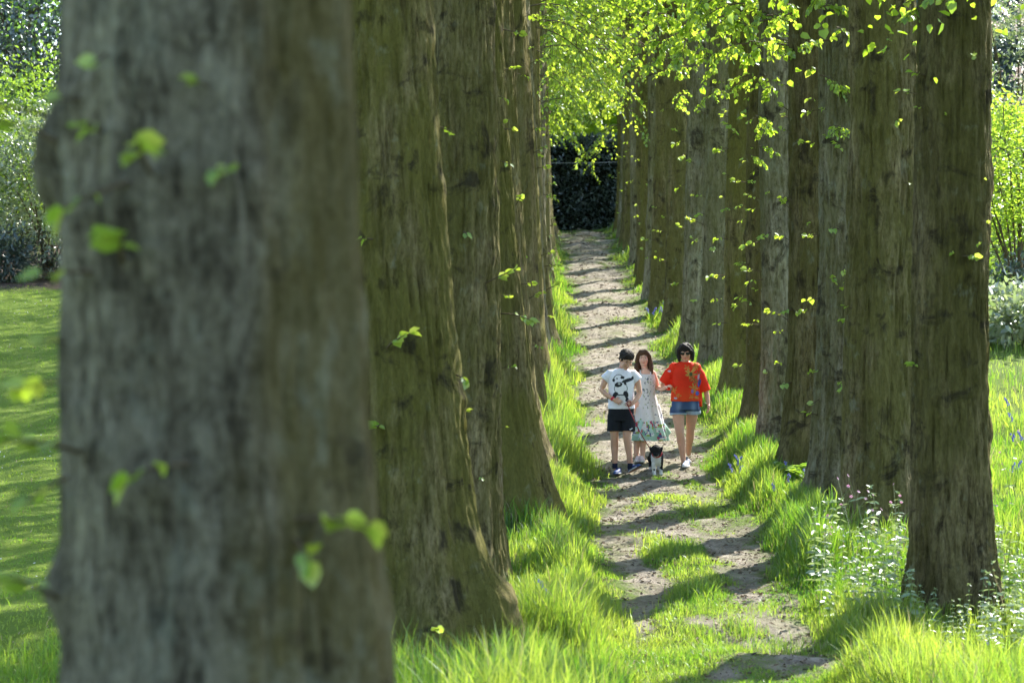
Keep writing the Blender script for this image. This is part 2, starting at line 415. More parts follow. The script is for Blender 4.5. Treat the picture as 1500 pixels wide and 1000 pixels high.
def build_grass():
    r = np.random.default_rng(3)
    # verges and meadow under the trees
    X1, D1 = scatter(150000, 2.3, 7.2, 19, 62, r, 2.4)
    X2, D2 = scatter(95000, -2.6, 1.5, 17, 62, r, 2.3)
    X3, D3 = scatter(60000, -.2, 4.6, 55, 90, r, 1.6)
    X4, D4 = scatter(30000, 7.2, 13, 26, 62, r, 2.0)
    X5, D5 = scatter(60000, 2.3, 3.5, 22, 56, r, 2.0)
    X6, D6 = scatter(50000, .1, 1.4, 22, 56, r, 2.0)
    X = np.concatenate([X1, X2, X3, X4, X5, X6]); D = np.concatenate([D1, D2, D3, D4, D5, D6])
    pc = path_coord(X, D)
    keep = (pc > -.06) & (r.random(len(X)) < sstep(-.08, .12, pc)*.8+.2)
    lawn = (X < -1.3) & (r.random(len(X)) < sstep(-1.2, -2.4, X))
    keep &= ~lawn
    X, D, pc = X[keep], D[keep], pc[keep]
    clump = fbm(X*2.2, D*2.2, 0, 61, 3)
    H = (.12+.40*sstep(.0, .5, pc))*(.45+1.1*clump)*r.uniform(.35, 1.35, len(X))
    H *= np.interp(D, [20, 35, 60, 90], [1.0, .95, .75, .6])
    H *= 1-.70*np.exp(-((X-4.2)/.62)**4)*sstep(24.6, 25.2, D)*sstep(27.8, 27.2, D)
    H *= 1-.25*sstep(2.3, 2.8, X)*sstep(26.5, 25.5, D)
    H *= .62+.75*sstep(.40, .62, fbm(X*.7, D*.7, 0, 66, 2))
    H *= 1-.42*sstep(3.0, 3.5, X)*sstep(26, 29, D)
    H *= 1-.38*sstep(2.4, 2.8, X)*sstep(30, 33, D)
    H *= 1-.35*sstep(.55, .2, X)*sstep(25, 28, D)
    far = np.interp(D, [20, 40, 90], [1, 1.25, 2.2])
    me = grass_mesh('long_grass', X, D, H, (.0042+.0085*r.random(len(X))**1.6)*far, M['grass'], 4, .5)
    o = link('long_grass', me); tag(o, 'long bright green grass on the verges beside the path', 'grass', kind='stuff')
    # fallen bud scales, twigs and old leaves on the path
    n = 16000; X, D = scatter(n, .6, 3.1, 19, 88, r, 1.7); a = r.uniform(0, 6.28, n)
    pc = path_coord(X, D); kk = (pc < .25) & (r.random(n) < .25+.9*fbm(X*1.5, D*1.5, 0, 91, 3)); X, D, a = X[kk], D[kk], a[kk]; n = len(X)
    base = np.stack([X, D, gz(X, D)+.012+.05*np.clip(.5-pc[kk], 0, .02)], -1)
    ax = np.stack([np.cos(a), np.sin(a), r.normal(size=n)*.28], -1)
    sz = r.uniform(.018, .055, n)*np.interp(D, [20, 45, 88], [1, 1.4, 2.2])
    Vv, Ff = leaf_mesh(base, ax, sz, .45, .2, r)
    m_ = leaf_mat('litter', (.05, .034, .02), (.30, .235, .16), (.08, .05, .03), (.2, .14, .08), .15, .03, .6)
    tag(link('leaf_litter', mesh_data('leaf_litter', Vv, Ff, m_, True, {'tint': np.repeat(r.random(n), 6)})), 'scattered brown leaf litter and twigs on the earth path', 'leaf litter', kind='stuff')
    # tufts and short green growth on the path
    X, D = scatter(90000, .9, 2.9, 20, 60, r, 2.4)
    pc = path_coord(X, D)
    patch = fbm(X*1.7, D*.8, 0, 41, 4); cen = np.exp(-((X-1.75-.12*np.sin(D*.7))/.45)**2)
    am = np.interp(D, [20, 27, 32, 36, 50, 60], [.27, .21, .10, .05, .02, .02])
    g = patch + am + cen*np.interp(D, [26, 32, 38], [.26, .2, 0])-.04
    keep = (g > .64) & (pc < .05)
    X, D, g = X[keep], D[keep], g[keep]
    H = (.025+.08*sstep(.66, .9, g))*r.uniform(.5, 1.3, len(X))
    tx, td, th = [], [], []
    for (px, py, n, rad, h) in ((972, 822, 520, .22, .19), (1010, 880, 420, .17, .24), (955, 805, 200, .15, .13), (1085, 935, 300, .16, .20),
                                (1000, 905, 260, .2, .15), (1130, 905, 180, .15, .14), (905, 935, 260, .2, .2), (1140, 960, 300, .25, .18), (1040, 960, 350, .3, .14),
                                (878, 617, 60, .16, .14), (900, 628, 40, .1, .10), (962, 712, 40, .12, .08)):
        D0 = float(np.interp(py, [345, 400, 450, 500, 600, 690, 870, 990], [82, 69, 59.5, 53, 43.9, 38.2, 28.2, 24.2]))
        x0 = (px-750)/FPX*D0
        tx.append(x0+r.normal(size=n)*rad*.6); td.append(D0+r.normal(size=n)*rad*1.1); th.append(h*r.uniform(.4, 1.2, n))
    X = np.concatenate([X]+tx); D = np.concatenate([D]+td); H = np.concatenate([H]+th)
    me = grass_mesh('path_grass', X, D, H, r.uniform(.004, .008, len(X))*np.interp(D, [20, 40, 90], [1, 1.25, 2]), M['grass'], 9, .8)
    o = link('path_grass', me); tag(o, 'short grass tufts growing along the middle of the earth path', 'grass', kind='stuff')
    # daisies on the lawn
    n = 2600; X, D = scatter(n, -13, -2.2, 22, 60, r, 1.4); kk = fbm(X*.5, D*.35, 0, 95, 3) > .5; X, D = X[kk], D[kk]; n = len(X)
    a = r.uniform(0, 6.28, n); base = np.stack([X, D, gz(X, D)+.06], -1)
    Vv, Ff = leaf_mesh(base, np.stack([np.cos(a), np.sin(a), .5+0*a], -1), r.uniform(.018, .034, n), 1., .05, r)
    tag(link('daisies', mesh_data('daisies', Vv, Ff, leaf_mat('daisy', (.6, .6, .58), (.8, .8, .78), (.5, .5, .4), (.6, .6, .5), .3, .02, .5), True, {'tint': np.repeat(r.random(n), 6)})), 'tiny white daisies scattered over the mown lawn', 'daisies', kind='stuff')
    # mown lawn on the left
    X, D = scatter(120000, -13, -1.1, 20, 64, r, 2.2)
    k = r.random(len(X)) < sstep(-1.1, -2.6, X); X, D = X[k], D[k]
    H = r.uniform(.025, .065, len(X)) + .12*(r.random(len(X)) < .03)*sstep(32, 24, D) + .16*sstep(26.5, 24, D)*r.random(len(X))
    me = grass_mesh('lawn_grass', X, D, H, r.uniform(.006, .012, len(X))*np.interp(D, [20, 40, 64], [1, 1.5, 2.4]), M['lawn'], 10, .8)
    o = link('lawn_grass', me); tag(o, 'short mown lawn grass left of the tree row', 'grass', kind='stuff')
build_grass()

# ------------------------------------------------------------------ lime avenue
def make_trunk(name, r_mid, H, seed, seg, dz, h_fine, mat, lean=(0, 0), curve=0., flare=.3, flare_h=.5, lobes=5, burrs=(), amp=1.0, taper=.03):
    hs = np.concatenate([np.arange(-.45, h_fine, dz), np.linspace(h_fine, H, 14)])
    th = np.linspace(0, 2*np.pi, seg, endpoint=False)
    T, h = np.meshgrid(th, hs)
    r = np.random.default_rng(seed)
    rad = r_mid*(1-taper*(h-1.5))
    top = sstep(h_fine-.3, H, h); rad = rad*(1-top) + .06*top
    c, s = np.cos(T), np.sin(T)
    # fluting that runs up the stem
    fl = fbm(c*1.6+seed, s*1.6, h*.22, seed, 2)-.5
    rad = rad*(1+.26*fl)
    ph = r.uniform(0, 6.28)
    lob = .6+.55*np.cos(lobes*T+ph+.35*np.sin(T*2+ph)) + .9*(vn(c*2+5, s*2, h*.4, seed+3)-.4)
    rad = rad + flare*r_mid*np.exp(-np.maximum(h, -.1)/flare_h)*(.75+lob*.6)
    for (bt, bh, br, bs) in burrs:
        dt = np.arctan2(np.sin(T-bt), np.cos(T-bt))*r_mid
        rad = rad + br*np.exp(-(dt**2+(h-bh)**2)/(2*bs*bs))*(.7+.6*vn(c*9, s*9, h*9, seed+8))
    for _ in range(9):
        bt, bh, br, bs = r.uniform(0, 6.28), r.uniform(.3, h_fine), r.uniform(.010, .032), r.uniform(.03, .08)
        dt = np.arctan2(np.sin(T-bt), np.cos(T-bt))*r_mid
        rad = rad + br*np.exp(-(dt**2+(h-bh)**2*.6)/(2*bs*bs))*(.5+1.0*vn(c*14, s*14, h*14, seed+8))
    X, Y = c*rad, s*rad
    w = (fbm(c*3, s*3, h*.8, seed+4, 2)-.5)*1.6
    r1 = 1-np.abs(2*vn(c*r_mid*24+w, s*r_mid*24+w, h*1.7, seed+5)-1)
    r2 = 1-np.abs(2*vn(c*r_mid*52+w*2, s*r_mid*52+w, h*4.5, seed+6)-1)
    r3 = fbm(c*r_mid*18, s*r_mid*18, h*7, seed+7, 3)-.5
    d = amp*(.030*(r1-.5) + .017*(r2-.5) + .020*r3)
    nn = np.where(top > .05, 0, 1)
    X += c*d*nn; Y += s*d*nn
    hx = h/8.
    X += lean[0]*h + curve*(h*(h-6))*.02 + .03*np.sin(h*.7+seed)
    Y += lean[1]*h
    V = np.stack([X, Y, h], -1).reshape(-1, 3)
    return mesh_data(name, V, grid_faces(len(hs), seg, True), mat)

def spray(seed, L=1.5, n_side=9, leaf=.075, droop=.55):
    """a hanging lime branch: arching stem, side twigs, leaves in two ranks"""
    r = np.random.default_rng(seed); mb = MB()
    t = np.linspace(0, 1, 8)
    stem = np.stack([L*t, .12*np.sin(t*3+seed)*L*.3, .06*L*np.sin(t*2.6)-droop*L*t**2], -1)
    V, F = tube(stem, np.linspace(.011, .003, 8), 5); mb.add(V, F, 1)
    bs, ax = [], []
    for i in range(n_side):
        q = .15+.85*(i+r.random()*.5)/n_side
        p = np.array([np.interp(q, t, stem[:, k]) for k in range(3)])
        az = r.uniform(-1.2, 1.2) + (.6 if i % 2 else -.6)
        l = L*r.uniform(.22, .45)*(1.15-q*.6)
        tt = np.linspace(0, 1, 5)
        tw = p + np.stack([np.cos(az)*l*tt, np.sin(az)*l*tt, -.25*l*tt-.55*l*tt**2], -1)
        V, F = tube(tw, np.linspace(.005, .002, 5), 4); mb.add(V, F, 1)
        k = int(r.integers(6, 11))
        for j in range(k):
            u = (j+.6)/k
            pp = np.array([np.interp(u, tt, tw[:, c]) for c in range(3)])
            sd = 1 if j % 2 else -1
            bs.append(pp); ax.append([np.cos(az+sd*1.0)*.8+r.normal()*.2, np.sin(az+sd*1.0)*.8+r.normal()*.2, -.75+r.normal()*.25])
    bs, ax = np.array(bs), np.array(ax)
    V, F = leaf_mesh(bs, ax, leaf*r.uniform(.65, 1.25, len(bs)), .92, .14, r)
    mb.add(V, F, 0, np.repeat(np.clip(r.beta(2, 2, len(bs)), 0, 1), 6))
    return mb.data('hanging_branch', [M['hang_leaf'], M['twig']])

def sprig(seed, k=6, leaf=.06):
    """young shoot on a trunk, pointing along +X"""
    r = np.random.default_rng(seed); mb = MB()
    tt = np.linspace(-.06, 1, 5); l = .05+.02*k
    tw = np.stack([tt*l, .1*l*np.sin(tt*2+seed), -.15*l*tt**2+.1*l*tt], -1)
    V, F = tube(tw, np.linspace(.0055, .0025, 5), 5); mb.add(V, F, 1)
    u = r.uniform(.4, 1, k)
    bs = np.stack([np.interp(u, tt, tw[:, c]) for c in range(3)], -1)
    a = r.uniform(-1.7, 1.7, k)
    ax = np.stack([np.cos(a)*.7, np.sin(a), r.uniform(-.8, .15, k)], -1)
    V, F = leaf_mesh(bs, ax, leaf*r.uniform(.55, 1.2, k), .9, .15, r, up=np.array([.35, 0, 1.]))
    mb.add(V, F, 0, np.repeat(r.random(k), 6))
    return mb.data('leaf_sprig', [M['sprig_leaf'], M['twig']])

SPRAYS = [spray(s, L) for s, L in ((1, 1.5), (2, 1.9), (3, 1.2), (4, 1.7), (5, 1.0), (6, 1.4))]
BUSHY = [spray(s, L, n, .074, .35) for s, L, n in ((21, .55, 6), (22, .7, 7), (23, .45, 5), (24, .6, 7))]
SPRIGS = [sprig(s, k) for s, k in ((1, 4), (2, 6), (3, 3), (4, 8), (5, 5), (6, 2), (7, 10), (8, 3))]

def crown(seed, hb, ht, rad, n, leaves=14, leaf=.10, mats=None, spread=.42, limb=True, name='crown', droop=-.7, offx=0.):
    r = np.random.default_rng(seed); mb = MB()
    z = r.beta(1.4, 1.5, n)
    prof = np.sin(np.clip(z*.86+.14, 0, 1)*np.pi)**.6
    a = r.uniform(0, 2*np.pi, n); q = np.sqrt(r.uniform(.12, 1, n))*prof*rad*(1+.25*np.sin(3*a+seed)+.15*r.normal(size=n))
    C = np.stack([np.cos(a)*q+offx, np.sin(a)*q, hb+z*(ht-hb)+r.normal(size=n)*.2], -1)
    hole = fbm(C[:, 0]*.55, C[:, 1]*.55, C[:, 2]*.55, seed+9, 2)
    C = C[hole > .42]; n = len(C)
    base = np.repeat(C, leaves, 0) + r.normal(size=(n*leaves, 3))*spread*np.array([1, 1, .75])
    ax = r.normal(size=base.shape); ax[:, 2] = ax[:, 2]*.6 + droop
    V, F = leaf_mesh(base, ax, leaf*r.uniform(.6, 1.3, len(base)), .9, .14, r)
    ct = np.repeat(r.random(n), leaves)
    mb.add(V, F, 0, np.repeat(np.clip(.55*ct+.45*r.random(len(base)), 0, 1), 6))
    if limb:
        for i in range(9):
            k = C[r.integers(n)]
            t = np.linspace(0, 1, 6)[:, None]
            p0 = np.array([0, 0, hb+(k[2]-hb)*.35-.6]); p1 = p0*.4+k*.6+np.array([0, 0, .5])
            pts = (1-t)**2*p0 + 2*t*(1-t)*p1 + t*t*k
            V, F = tube(pts, np.linspace(.09, .015, 6), 6); mb.add(V, F, 1)
    return mb.data(name, mats or [M['lime_leaf'], M['twig']])

CROWN_NEAR = [crown(s, 6.0, 17, 3.1, 520, 13, .10) for s in (11, 12)]
CROWN_THIN = [crown(s, 8.5, 16, 2.4, 240, 12, .10) for s in (15, 16)]
CROWN_FAR = [crown(s, 6.4, 17, 3.0, 560, 13, .10) for s in (13, 14)]

ORD = ['first', 'second', 'third', 'fourth', 'fifth', 'sixth', 'seventh', 'eighth', 'ninth', 'tenth', 'eleventh', 'twelfth',
       'thirteenth', 'fourteenth', 'fifteenth', 'sixteenth', 'seventeenth', 'eighteenth', 'nineteenth', 'twentieth']
TREES = []
def lime(cx, D, r_mid, side, label, mat='bark', base_z=None, fine=False, group=None, sprigs=10, seed=0, spots=None, near=True, h_full=0., **kw):
    z = float(gz(cx, D)) if base_z is None else base_z
    root = thing('lime_tree', label, 'tree', (cx, D, z), 0, group)
    h_top = max(h_full, (500*D/FPX) - z + .5)
    seg, dz = (230, .022) if fine == 2 else (150, .035) if fine else (72, .08)
    tr = link('trunk', make_trunk('trunk', r_mid, 14.5, seed, seg, dz, h_top, M[mat], **kw), root)
    link('crown', (CROWN_FAR if not near else CROWN_THIN if side < 0 else CROWN_NEAR)[seed % 2], root, rot=(0, 0, seed*1.7), scale=(.95+.1*((seed*7) % 5)/5))
    r = np.random.default_rng(seed+500)
    me = tr.data; n = len(me.vertices); co = np.empty(n*3, np.float32); me.vertices.foreach_get('co', co); co = co.reshape(-1, 3)
    def put(v, sc_=None, i=None, lift=0):
        ang = math.atan2(v[1], v[0]-kw.get('lean', (0, 0))[0]*v[2])
        link('leaf_sprig', SPRIGS[int(r.integers(len(SPRIGS))) if i is None else i], root, loc=v, 
             rot=(r.uniform(-.6, .6), r.uniform(-.5, .45)+lift, ang+r.uniform(-.7, .7)), scale=sc_ or r.uniform(.9, 1.7))
    if spots:
        for (px, py, s_, i) in spots:
            xz = np.array([(px-750)/FPX*D-cx, (500-py)/FPX*D-z])
            f = co[:, 1] < .05
            d = (co[:, 0]-xz[0])**2+(co[:, 2]-xz[1])**2 + np.where(f, 0, 9)
            put(co[int(np.argmin(d))], s_, i)
    cand = np.nonzero((co[:, 2] > .8) & (co[:, 2] < h_top-.3) & (co[:, 1] < r_mid*.55))[0]
    if sprigs and len(cand):
        pick = r.choice(cand, sprigs)
        bias = co[pick, 0]*side
        for k, v in enumerate(pick):
            if k % 2 and bias[k] > 0: v = cand[np.argmin((co[cand, 0]+side*r_mid*1.02)**2 + (co[cand, 2]-co[v, 2])**2)]
            put(co[v])
    TREES.append((root, cx, D, z, side))
    return root

def Xpx(px, D): return (px-750)/FPX*D
# --- left row
L1D = 7.5
lime(Xpx(352, L1D), L1D, .378, -1, 'huge blurred grey lime trunk filling the foreground, closest to the camera', 'bark_near', fine=2, sprigs=0, seed=3,
     lean=(-.02, 0), flare=.34, flare_h=.8, taper=.03, lobes=3, amp=.8,
     burrs=((math.pi+.1, 2.40, .075, .075), (math.pi+.05, 2.30, .04, .05), (math.pi+.1, 1.25, .05, .06), (-1.9, 1.55, .03, .06), (-2.3, 2.25, .035, .07), (-1.2, 1.4, .03, .05)),
     spots=((262, 268, 1.35, 3), (205, 285, 1.35, 0), (325, 262, 1.1, 2), (72, 165, 1.4, 4), (95, 215, 1.3, 0), (178, 205, 1.2, 2), (140, 155, .9, 5), (215, 388, 1.5, 4),
            (155, 400, 1.3, 2), (130, 655, 1.5, 1), (112, 700, 1.2, 2), (290, 668, 1.3, 0), (450, 752, 1.25, 3), (440, 780, 1.1, 0), (105, 868, 1.3, 4), (100, 500, .9, 5),
            (182, 92, .9, 5), (325, 150, .9, 5), (98, 560, 1.1, 1)))
lime(Xpx(612, 23.5), 23.5, .44, -1, 'mossy broad lime trunk with flared ribbed foot, just behind the blurred one', 'bark_green', fine=2, sprigs=4, seed=8,
     lean=(-.055, 0), flare=.55, flare_h=.8, taper=.028, lobes=6, amp=1.5, burrs=((-.2, .5, .10, .16), (-.3, .25, .1, .2)), base_z=-2.55,
     spots=((575, 505, 1.9, 3), (565, 625, 1.7, 4), (548, 352, 1.5, 2), (630, 912, 1.2, 1), (560, 740, 1.1, 2)))
lime(Xpx(676, 27.8), 27.8, .40, -1, 'third lime trunk from the camera on the left, just beyond the mossy flared one', 'bark', fine=2, sprigs=3, seed=5,
     lean=(-.012, 0), flare=.3, lobes=4, amp=1.5, spots=((742, 462, 1.5, 6), (738, 235, 1.0, 2), (745, 180, .9, 5), (745, 140, .9, 0), (757, 538, .9, 0), (745, 625, .7, 5), (705, 695, .8, 2)))
lime(Xpx(736, 31.8), 31.8, .34, -1, 'brown fissured lime trunk fourth from the camera, left of the path', 'bark_green', fine=2, sprigs=5, seed=14,
     lean=(-.052, 0), flare=.75, flare_h=.8, lobes=5, amp=1.3)
lime(Xpx(748, 36.3), 36.3, .34, -1, 'lime tree with a root running onto the path beside the boy', 'bark', fine=1, sprigs=6, seed=21,
     lean=(-.045, 0), flare=.9, flare_h=.5, lobes=4)
ld = [40.2, 44.0, 47.6, 51.2, 54.8, 58.4, 62.0, 65.6, 69.2, 72.8, 76.4, 80.0, 83.4]
for i, D in enumerate(ld):
    rm = [.33, .30, .34, .31, .33, .29][i % 6]
    cx = .0155*D-.15-rm-.02*(i % 3)
    far = i > 3
    lab = ('narrow far lime stem seen edge on along the left row' if far else
           f'{ORD[i+5]} lime tree from the camera in the row left of the path')
    lime(cx, D, rm, -1, lab, ['bark', 'bark_green', 'bark_grey'][i % 3], sprigs=8 if i < 6 else 5, seed=30+i, near=not far, flare=.5, lobes=4+i % 2, lean=((-.045, -.04, -.03, -.03, -.02)[i] if i < 5 else -.008, 0),
         group='far limes of the left row' if far else 'lime avenue trees')
# --- right row
RT = [(1398, 26.8, .345, 'bark_dark', 2, 'broad dark lime trunk rising from nettles, nearest on the right side', dict(lean=(-.004, 0), amp=1.6, flare=.3, taper=.022, lobes=3, burrs=((.15, 1.75, .05, .1), (.1, 4.1, .04, .14))), 3,
       ((1408, 95, 1.2, 0), (1380, 175, .7, 5), (1400, 375, 1.3, 1), (1425, 360, .9, 2), (1430, 265, .6, 5), (1432, 325, .7, 5), (1330, 138, 1.3, 4), (1352, 160, .8, 2))),
      (1290, 31.2, .355, 'bark', 2, 'wide lime trunk with pale flaking patches, second from front right of the path', dict(flare=.25, taper=.012, lobes=4, amp=1.6), 3,
       ((1308, 180, 1.1, 0), (1330, 65, .9, 1), (1320, 270, .8, 5), (1292, 60, .7, 2))),
      (1234, 33.4, .29, 'bark_grey', 2, 'slender pale grey lime trunk half hidden by the wide flaking one', dict(flare=.4, flare_h=.35, lobes=5, amp=1.4), 26,
       ((1225, 430, 1.5, 3), (1215, 420, 1.2, 6), (1235, 390, 1.2, 3))),
      (1186, 36.0, .28, 'bark_dark', 2, 'dark ridged lime trunk with fern and shoots at its foot, fourth on the right side', dict(flare=.6, flare_h=.55, lobes=4, lean=(.006, 0), amp=1.5), 30, None),
      (1139, 38.7, .235, 'bark_grey', 1, 'straight slim two-tone grey lime trunk right of the woman in red', dict(flare=.35, lobes=3), 28, None),
      (1118, 41.4, .21, 'bark_dark', 1, 'lime trunk squeezed behind the slim two-tone one right of the path', dict(flare=.55, flare_h=.4, lobes=4), 24, None),
      (1086, 44.2, .21, 'bark_green', 1, 'brown lime trunk just beyond the woman in red', dict(flare=.5, lobes=4), 24, None),
      (1051, 47.4, .215, 'bark_grey', 1, 'lumpy pale lime trunk right behind the head of the woman in red', dict(flare=.4, flare_h=.35, lobes=5), 20, None),
      (1021, 51.0, .22, 'bark_grey', 1, 'grey lime trunk beyond the bluebells right of the path', dict(flare=.4, flare_h=.35, lobes=5), 18, None),
      (992, 54.6, .23, 'bark', 1, 'lime trunk next to the bluebells at the right edge of the path', dict(flare=.4, flare_h=.35, lobes=4), 16, None)]
for i, (px, D, rm, mat, fine, lab, kw, ns, spots) in enumerate(RT):
    lime(Xpx(px, D), D, rm, 1, lab, mat, fine=fine, sprigs=ns, seed=60+i, spots=spots, group='lime avenue trees', **kw)
for i, D in enumerate([58.0, 61.2, 64.4, 67.6, 70.8, 74.0, 77.2, 80.4, 83.4]):
    rm = [.23, .20, .25, .21][i % 4]
    D += ((i*37) % 11-5)*.12; cx = np.interp(D, [58, 84], [2.86, 3.08])+rm
    lime(cx, D, rm, 1, 'distant lime stem overlapping its neighbours along the right row', ['bark', 'bark_grey', 'bark_green'][i % 3],
         sprigs=8, seed=80+i, near=False, flare=.3, lobes=4, group='far limes of the right row')

for i, D in enumerate([10.9, 14.0, 17.2]):  # unseen limes, added so their stems and crowns shade the foreground trunk
    lime(4.25, D, .42, 1, 'unseen lime tree added on the near right side to shade the closest trunk', 'bark', sprigs=0, seed=95+i, group='lime avenue trees', flare=.4, lobes=4, h_full=10.5)

# hanging branches in view, each a part of the nearest lime
def hang(px, py, D, side=None, sc_=1., seed=0, yaw=None, bushy=False):
    r = np.random.default_rng(seed+9000)
    p = P(px, py, D)
    best = min((t for t in TREES if side is None or t[4] == side), key=lambda t: (t[1]-p[0])**2+(t[2]-D)**2)
    root, cx, d0, z0, s_ = best
    yaw = yaw if yaw is not None else (r.uniform(2.2, 4.2) if s_ > 0 else r.uniform(-1, 1))
    link('hanging_branch', (BUSHY if bushy else SPRAYS)[seed % (4 if bushy else 6)], root, loc=(p[0]-cx, D-d0, p[2]-z0), rot=(r.uniform(-.3, .3), r.uniform(-.15, .35), yaw), scale=sc_)
k = 0
r = np.random.default_rng(77)
for i in range(205):                         # the bright green curtain over the far path
    D = r.uniform(57, 86); py = r.triangular(-60, 40, 215)-10; px = r.uniform(745, 925)
    if py > 170 and D < 70: D += 12
    hang(px, py, D, None, r.uniform(.8, 1.35), k, r.uniform(0, 6.28)); k += 1
for i in range(85):                         # loose sprays in front of the right row
    px = r.uniform(925, 1130); lim = np.interp(px, [925, 1000, 1060, 1130], [60, 120, 90, 120])
    py = r.triangular(-90, -20, lim); D = np.interp(px, [925, 1000, 1130], [60, 48, 37])+r.uniform(-3, 3)
    hang(px, py, D, 1, r.uniform(.8, 1.3), k, r.uniform(0, 6.28), True); k += 1
for (px, py, D, s_) in ((975, 60, 46, .7), (1010, 55, 44, .8), (1040, 10, 42, .8), (1090, 5, 38, .7), (1110, 70, 37, .7), (1105, 170, 37, .5), (1120, 110, 37, .6), (1160, 20, 34, .6),
                        (1205, 10, 33, .55), (1200, 110, 33, .5), (1215, 60, 32, .5), (1215, 185, 33, .45), (1110, 215, 37, .4), (1060, 30, 40, .9), (940, 80, 50, .7), (965, 20, 52, .9),
                        (1345, 10, 27, .5), (1420, -15, 26, .5), (1040, 130, 42, .45), (1000, 130, 45, .5)):
    hang(px, py, D, 1, s_*1.5, k, r.uniform(0, 6.28), True); hang(px+r.uniform(-22, 22), py+r.uniform(-25, 15), D, 1, s_*1.3, k+1, r.uniform(0, 6.28), True); k += 1
for (px, py, D, s_) in ((778, 10, 34, .9), (785, 40, 35, .8), (795, 70, 39, .8), (790, 0, 38, .9), (790, 110, 42, .7), (800, 30, 43, .9), (785, 75, 36, .6)):
    hang(px, py, D, -1, s_, k, r.uniform(-.6, .6)); k += 1

# ------------------------------------------------------------------ shrubs and trees around the avenue
M['dark_leaf'] = leaf_mat('dark_leaf', (.036, .054, .044), (.11, .145, .115), (.02, .045, .015), (.05, .09, .03), .22, .10, .35)
M['conifer'] = leaf_mat('conifer', (.035, .055, .06), (.085, .115, .12), (.03, .06, .04), (.07, .11, .07), .2, .05, .5)
M['shrub_silver'] = leaf_mat('shrub_silver', (.14, .175, .095), (.34, .37, .25), (.16, .26, .06), (.36, .42, .18), .45, .12, .35)
M['shrub_green'] = leaf_mat('shrub_green', (.06, .12, .02), (.14, .22, .035), (.16, .32, .02), (.36, .52, .05), .52, .06, .4)
M['acer'] = leaf_mat('acer', (.12, .23, .02), (.22, .32, .04), (.32, .52, .03), (.52, .66, .07), .58, .05, .4)
M['birch_leaf'] = leaf_mat('birch_leaf', (.05, .115, .025), (.12, .20, .05), (.12, .28, .03), (.27, .43, .07), .55, .08, .35)
M['blossom'] = leaf_mat('blossom', (.55, .42, .46), (.78, .70, .66), (.5, .36, .4), (.72, .62, .55), .4, .03, .5)
M['wood_leaf'] = leaf_mat('wood_leaf', (.07, .13, .02), (.17, .25, .04), (.20, .36, .02), (.42, .56, .06), .55, .05, .4)

def foliage(seed, rx, ry, rz, n, leaves, leaf, mat, spread=.16, z0=None, droop=-.3, shell=.35, name='foliage', extra=None, width=.6):
    r = np.random.default_rng(seed)
    d = unit(r.normal(size=(n, 3))); q = (shell+(1-shell)*r.random(n))**.6
    lump = .72+.55*fbm(d[:, 0]*2.2+seed, d[:, 1]*2.2, d[:, 2]*2.2, seed, 3)
    C = d*q[:, None]*lump[:, None]*np.array([rx, ry, rz]); C[:, 2] += rz*.98 if z0 is None else z0
    C = C[C[:, 2] > .05]
    n = len(C)
    base = np.repeat(C, leaves, 0)+r.normal(size=(n*leaves, 3))*spread
    base[:, 2] = np.maximum(base[:, 2], .03)
    ax = unit(base-np.array([0, 0, rz*.6]))*.8 + r.normal(size=base.shape)*.6; ax[:, 2] += droop
    mb = MB(); V, F = leaf_mesh(base, ax, leaf*r.uniform(.6, 1.35, len(base)), width, .12, r)
    ct = np.repeat(r.random(n), leaves)
    mb.add(V, F, 0, np.repeat(np.clip(.5*ct+.5*r.random(len(base)), 0, 1), 6))
    return mb.data(name, [mat]), C

def stems(seed, C, k, r0=.035, z_from=0., mat=None, single=False, name='stem', spread=.15):
    r = np.random.default_rng(seed); mb = MB()
    for i in range(k):
        c = C[r.integers(len(C))]
        t = np.linspace(0, 1, 9)[:, None]
        p0 = np.array([0, 0, -.15]) if single else np.array([r.normal()*spread, r.normal()*spread, -.15])
        p1 = np.array([c[0]*.25, c[1]*.25, c[2]*.6+.2])
        pts = (1-t)**2*p0+2*t*(1-t)*p1+t*t*c + r.normal(size=(9, 3))*.02*np.linspace(0, 1, 9)[:, None]
        V, F = tube(pts, np.linspace(r0*(1 if not single else .6), r0*.2, 9), 6); mb.add(V, F)
    if single:
        t = np.linspace(0, 1, 8)
        V, F = tube(np.stack([.06*np.sin(t*3), .05*np.cos(t*2), -.2+t*C[:, 2].max()*.7], -1), np.linspace(r0*1.6, r0*.6, 8), 10); mb.add(V, F)
    return mb.data(name, [mat or M['twig']])

def shrub(name, label, cat, x, D, size, n, leaves, leaf, mat, seed, k=7, r0=.03, dz=0., z0=None, single=False, group=None, spread=.16, shell=.35, width=.6, flowers=0, rz=0., droop=-.3):
    root = thing(name, label, cat, (x, D, float(gz(x, D))+dz), rz, group)
    me, C = foliage(seed, *size, n, leaves, leaf, mat, spread, z0, droop, shell, 'foliage', None, width)
    link('foliage' if not single else 'crown', me, root)
    link('trunk' if single else 'stem', stems(seed+1, C, k, r0, single=single, name='trunk' if single else 'stem'), root)
    if flowers:
        r = np.random.default_rng(seed+5); sel = C[r.choice(len(C), flowers)]*1.04
        base = np.repeat(sel, 14, 0)+r.normal(size=(flowers*14, 3))*.06
        V, F = leaf_mesh(base, r.normal(size=base.shape)+np.array([0, 0, .4]), .06*r.uniform(.7, 1.3, len(base)), .9, .1, r)
        mb = MB(); mb.add(V, F, 0, np.repeat(r.random(len(base)), 6))
        link('blossom', mb.data('blossom', [M['blossom']]), root)
    return root

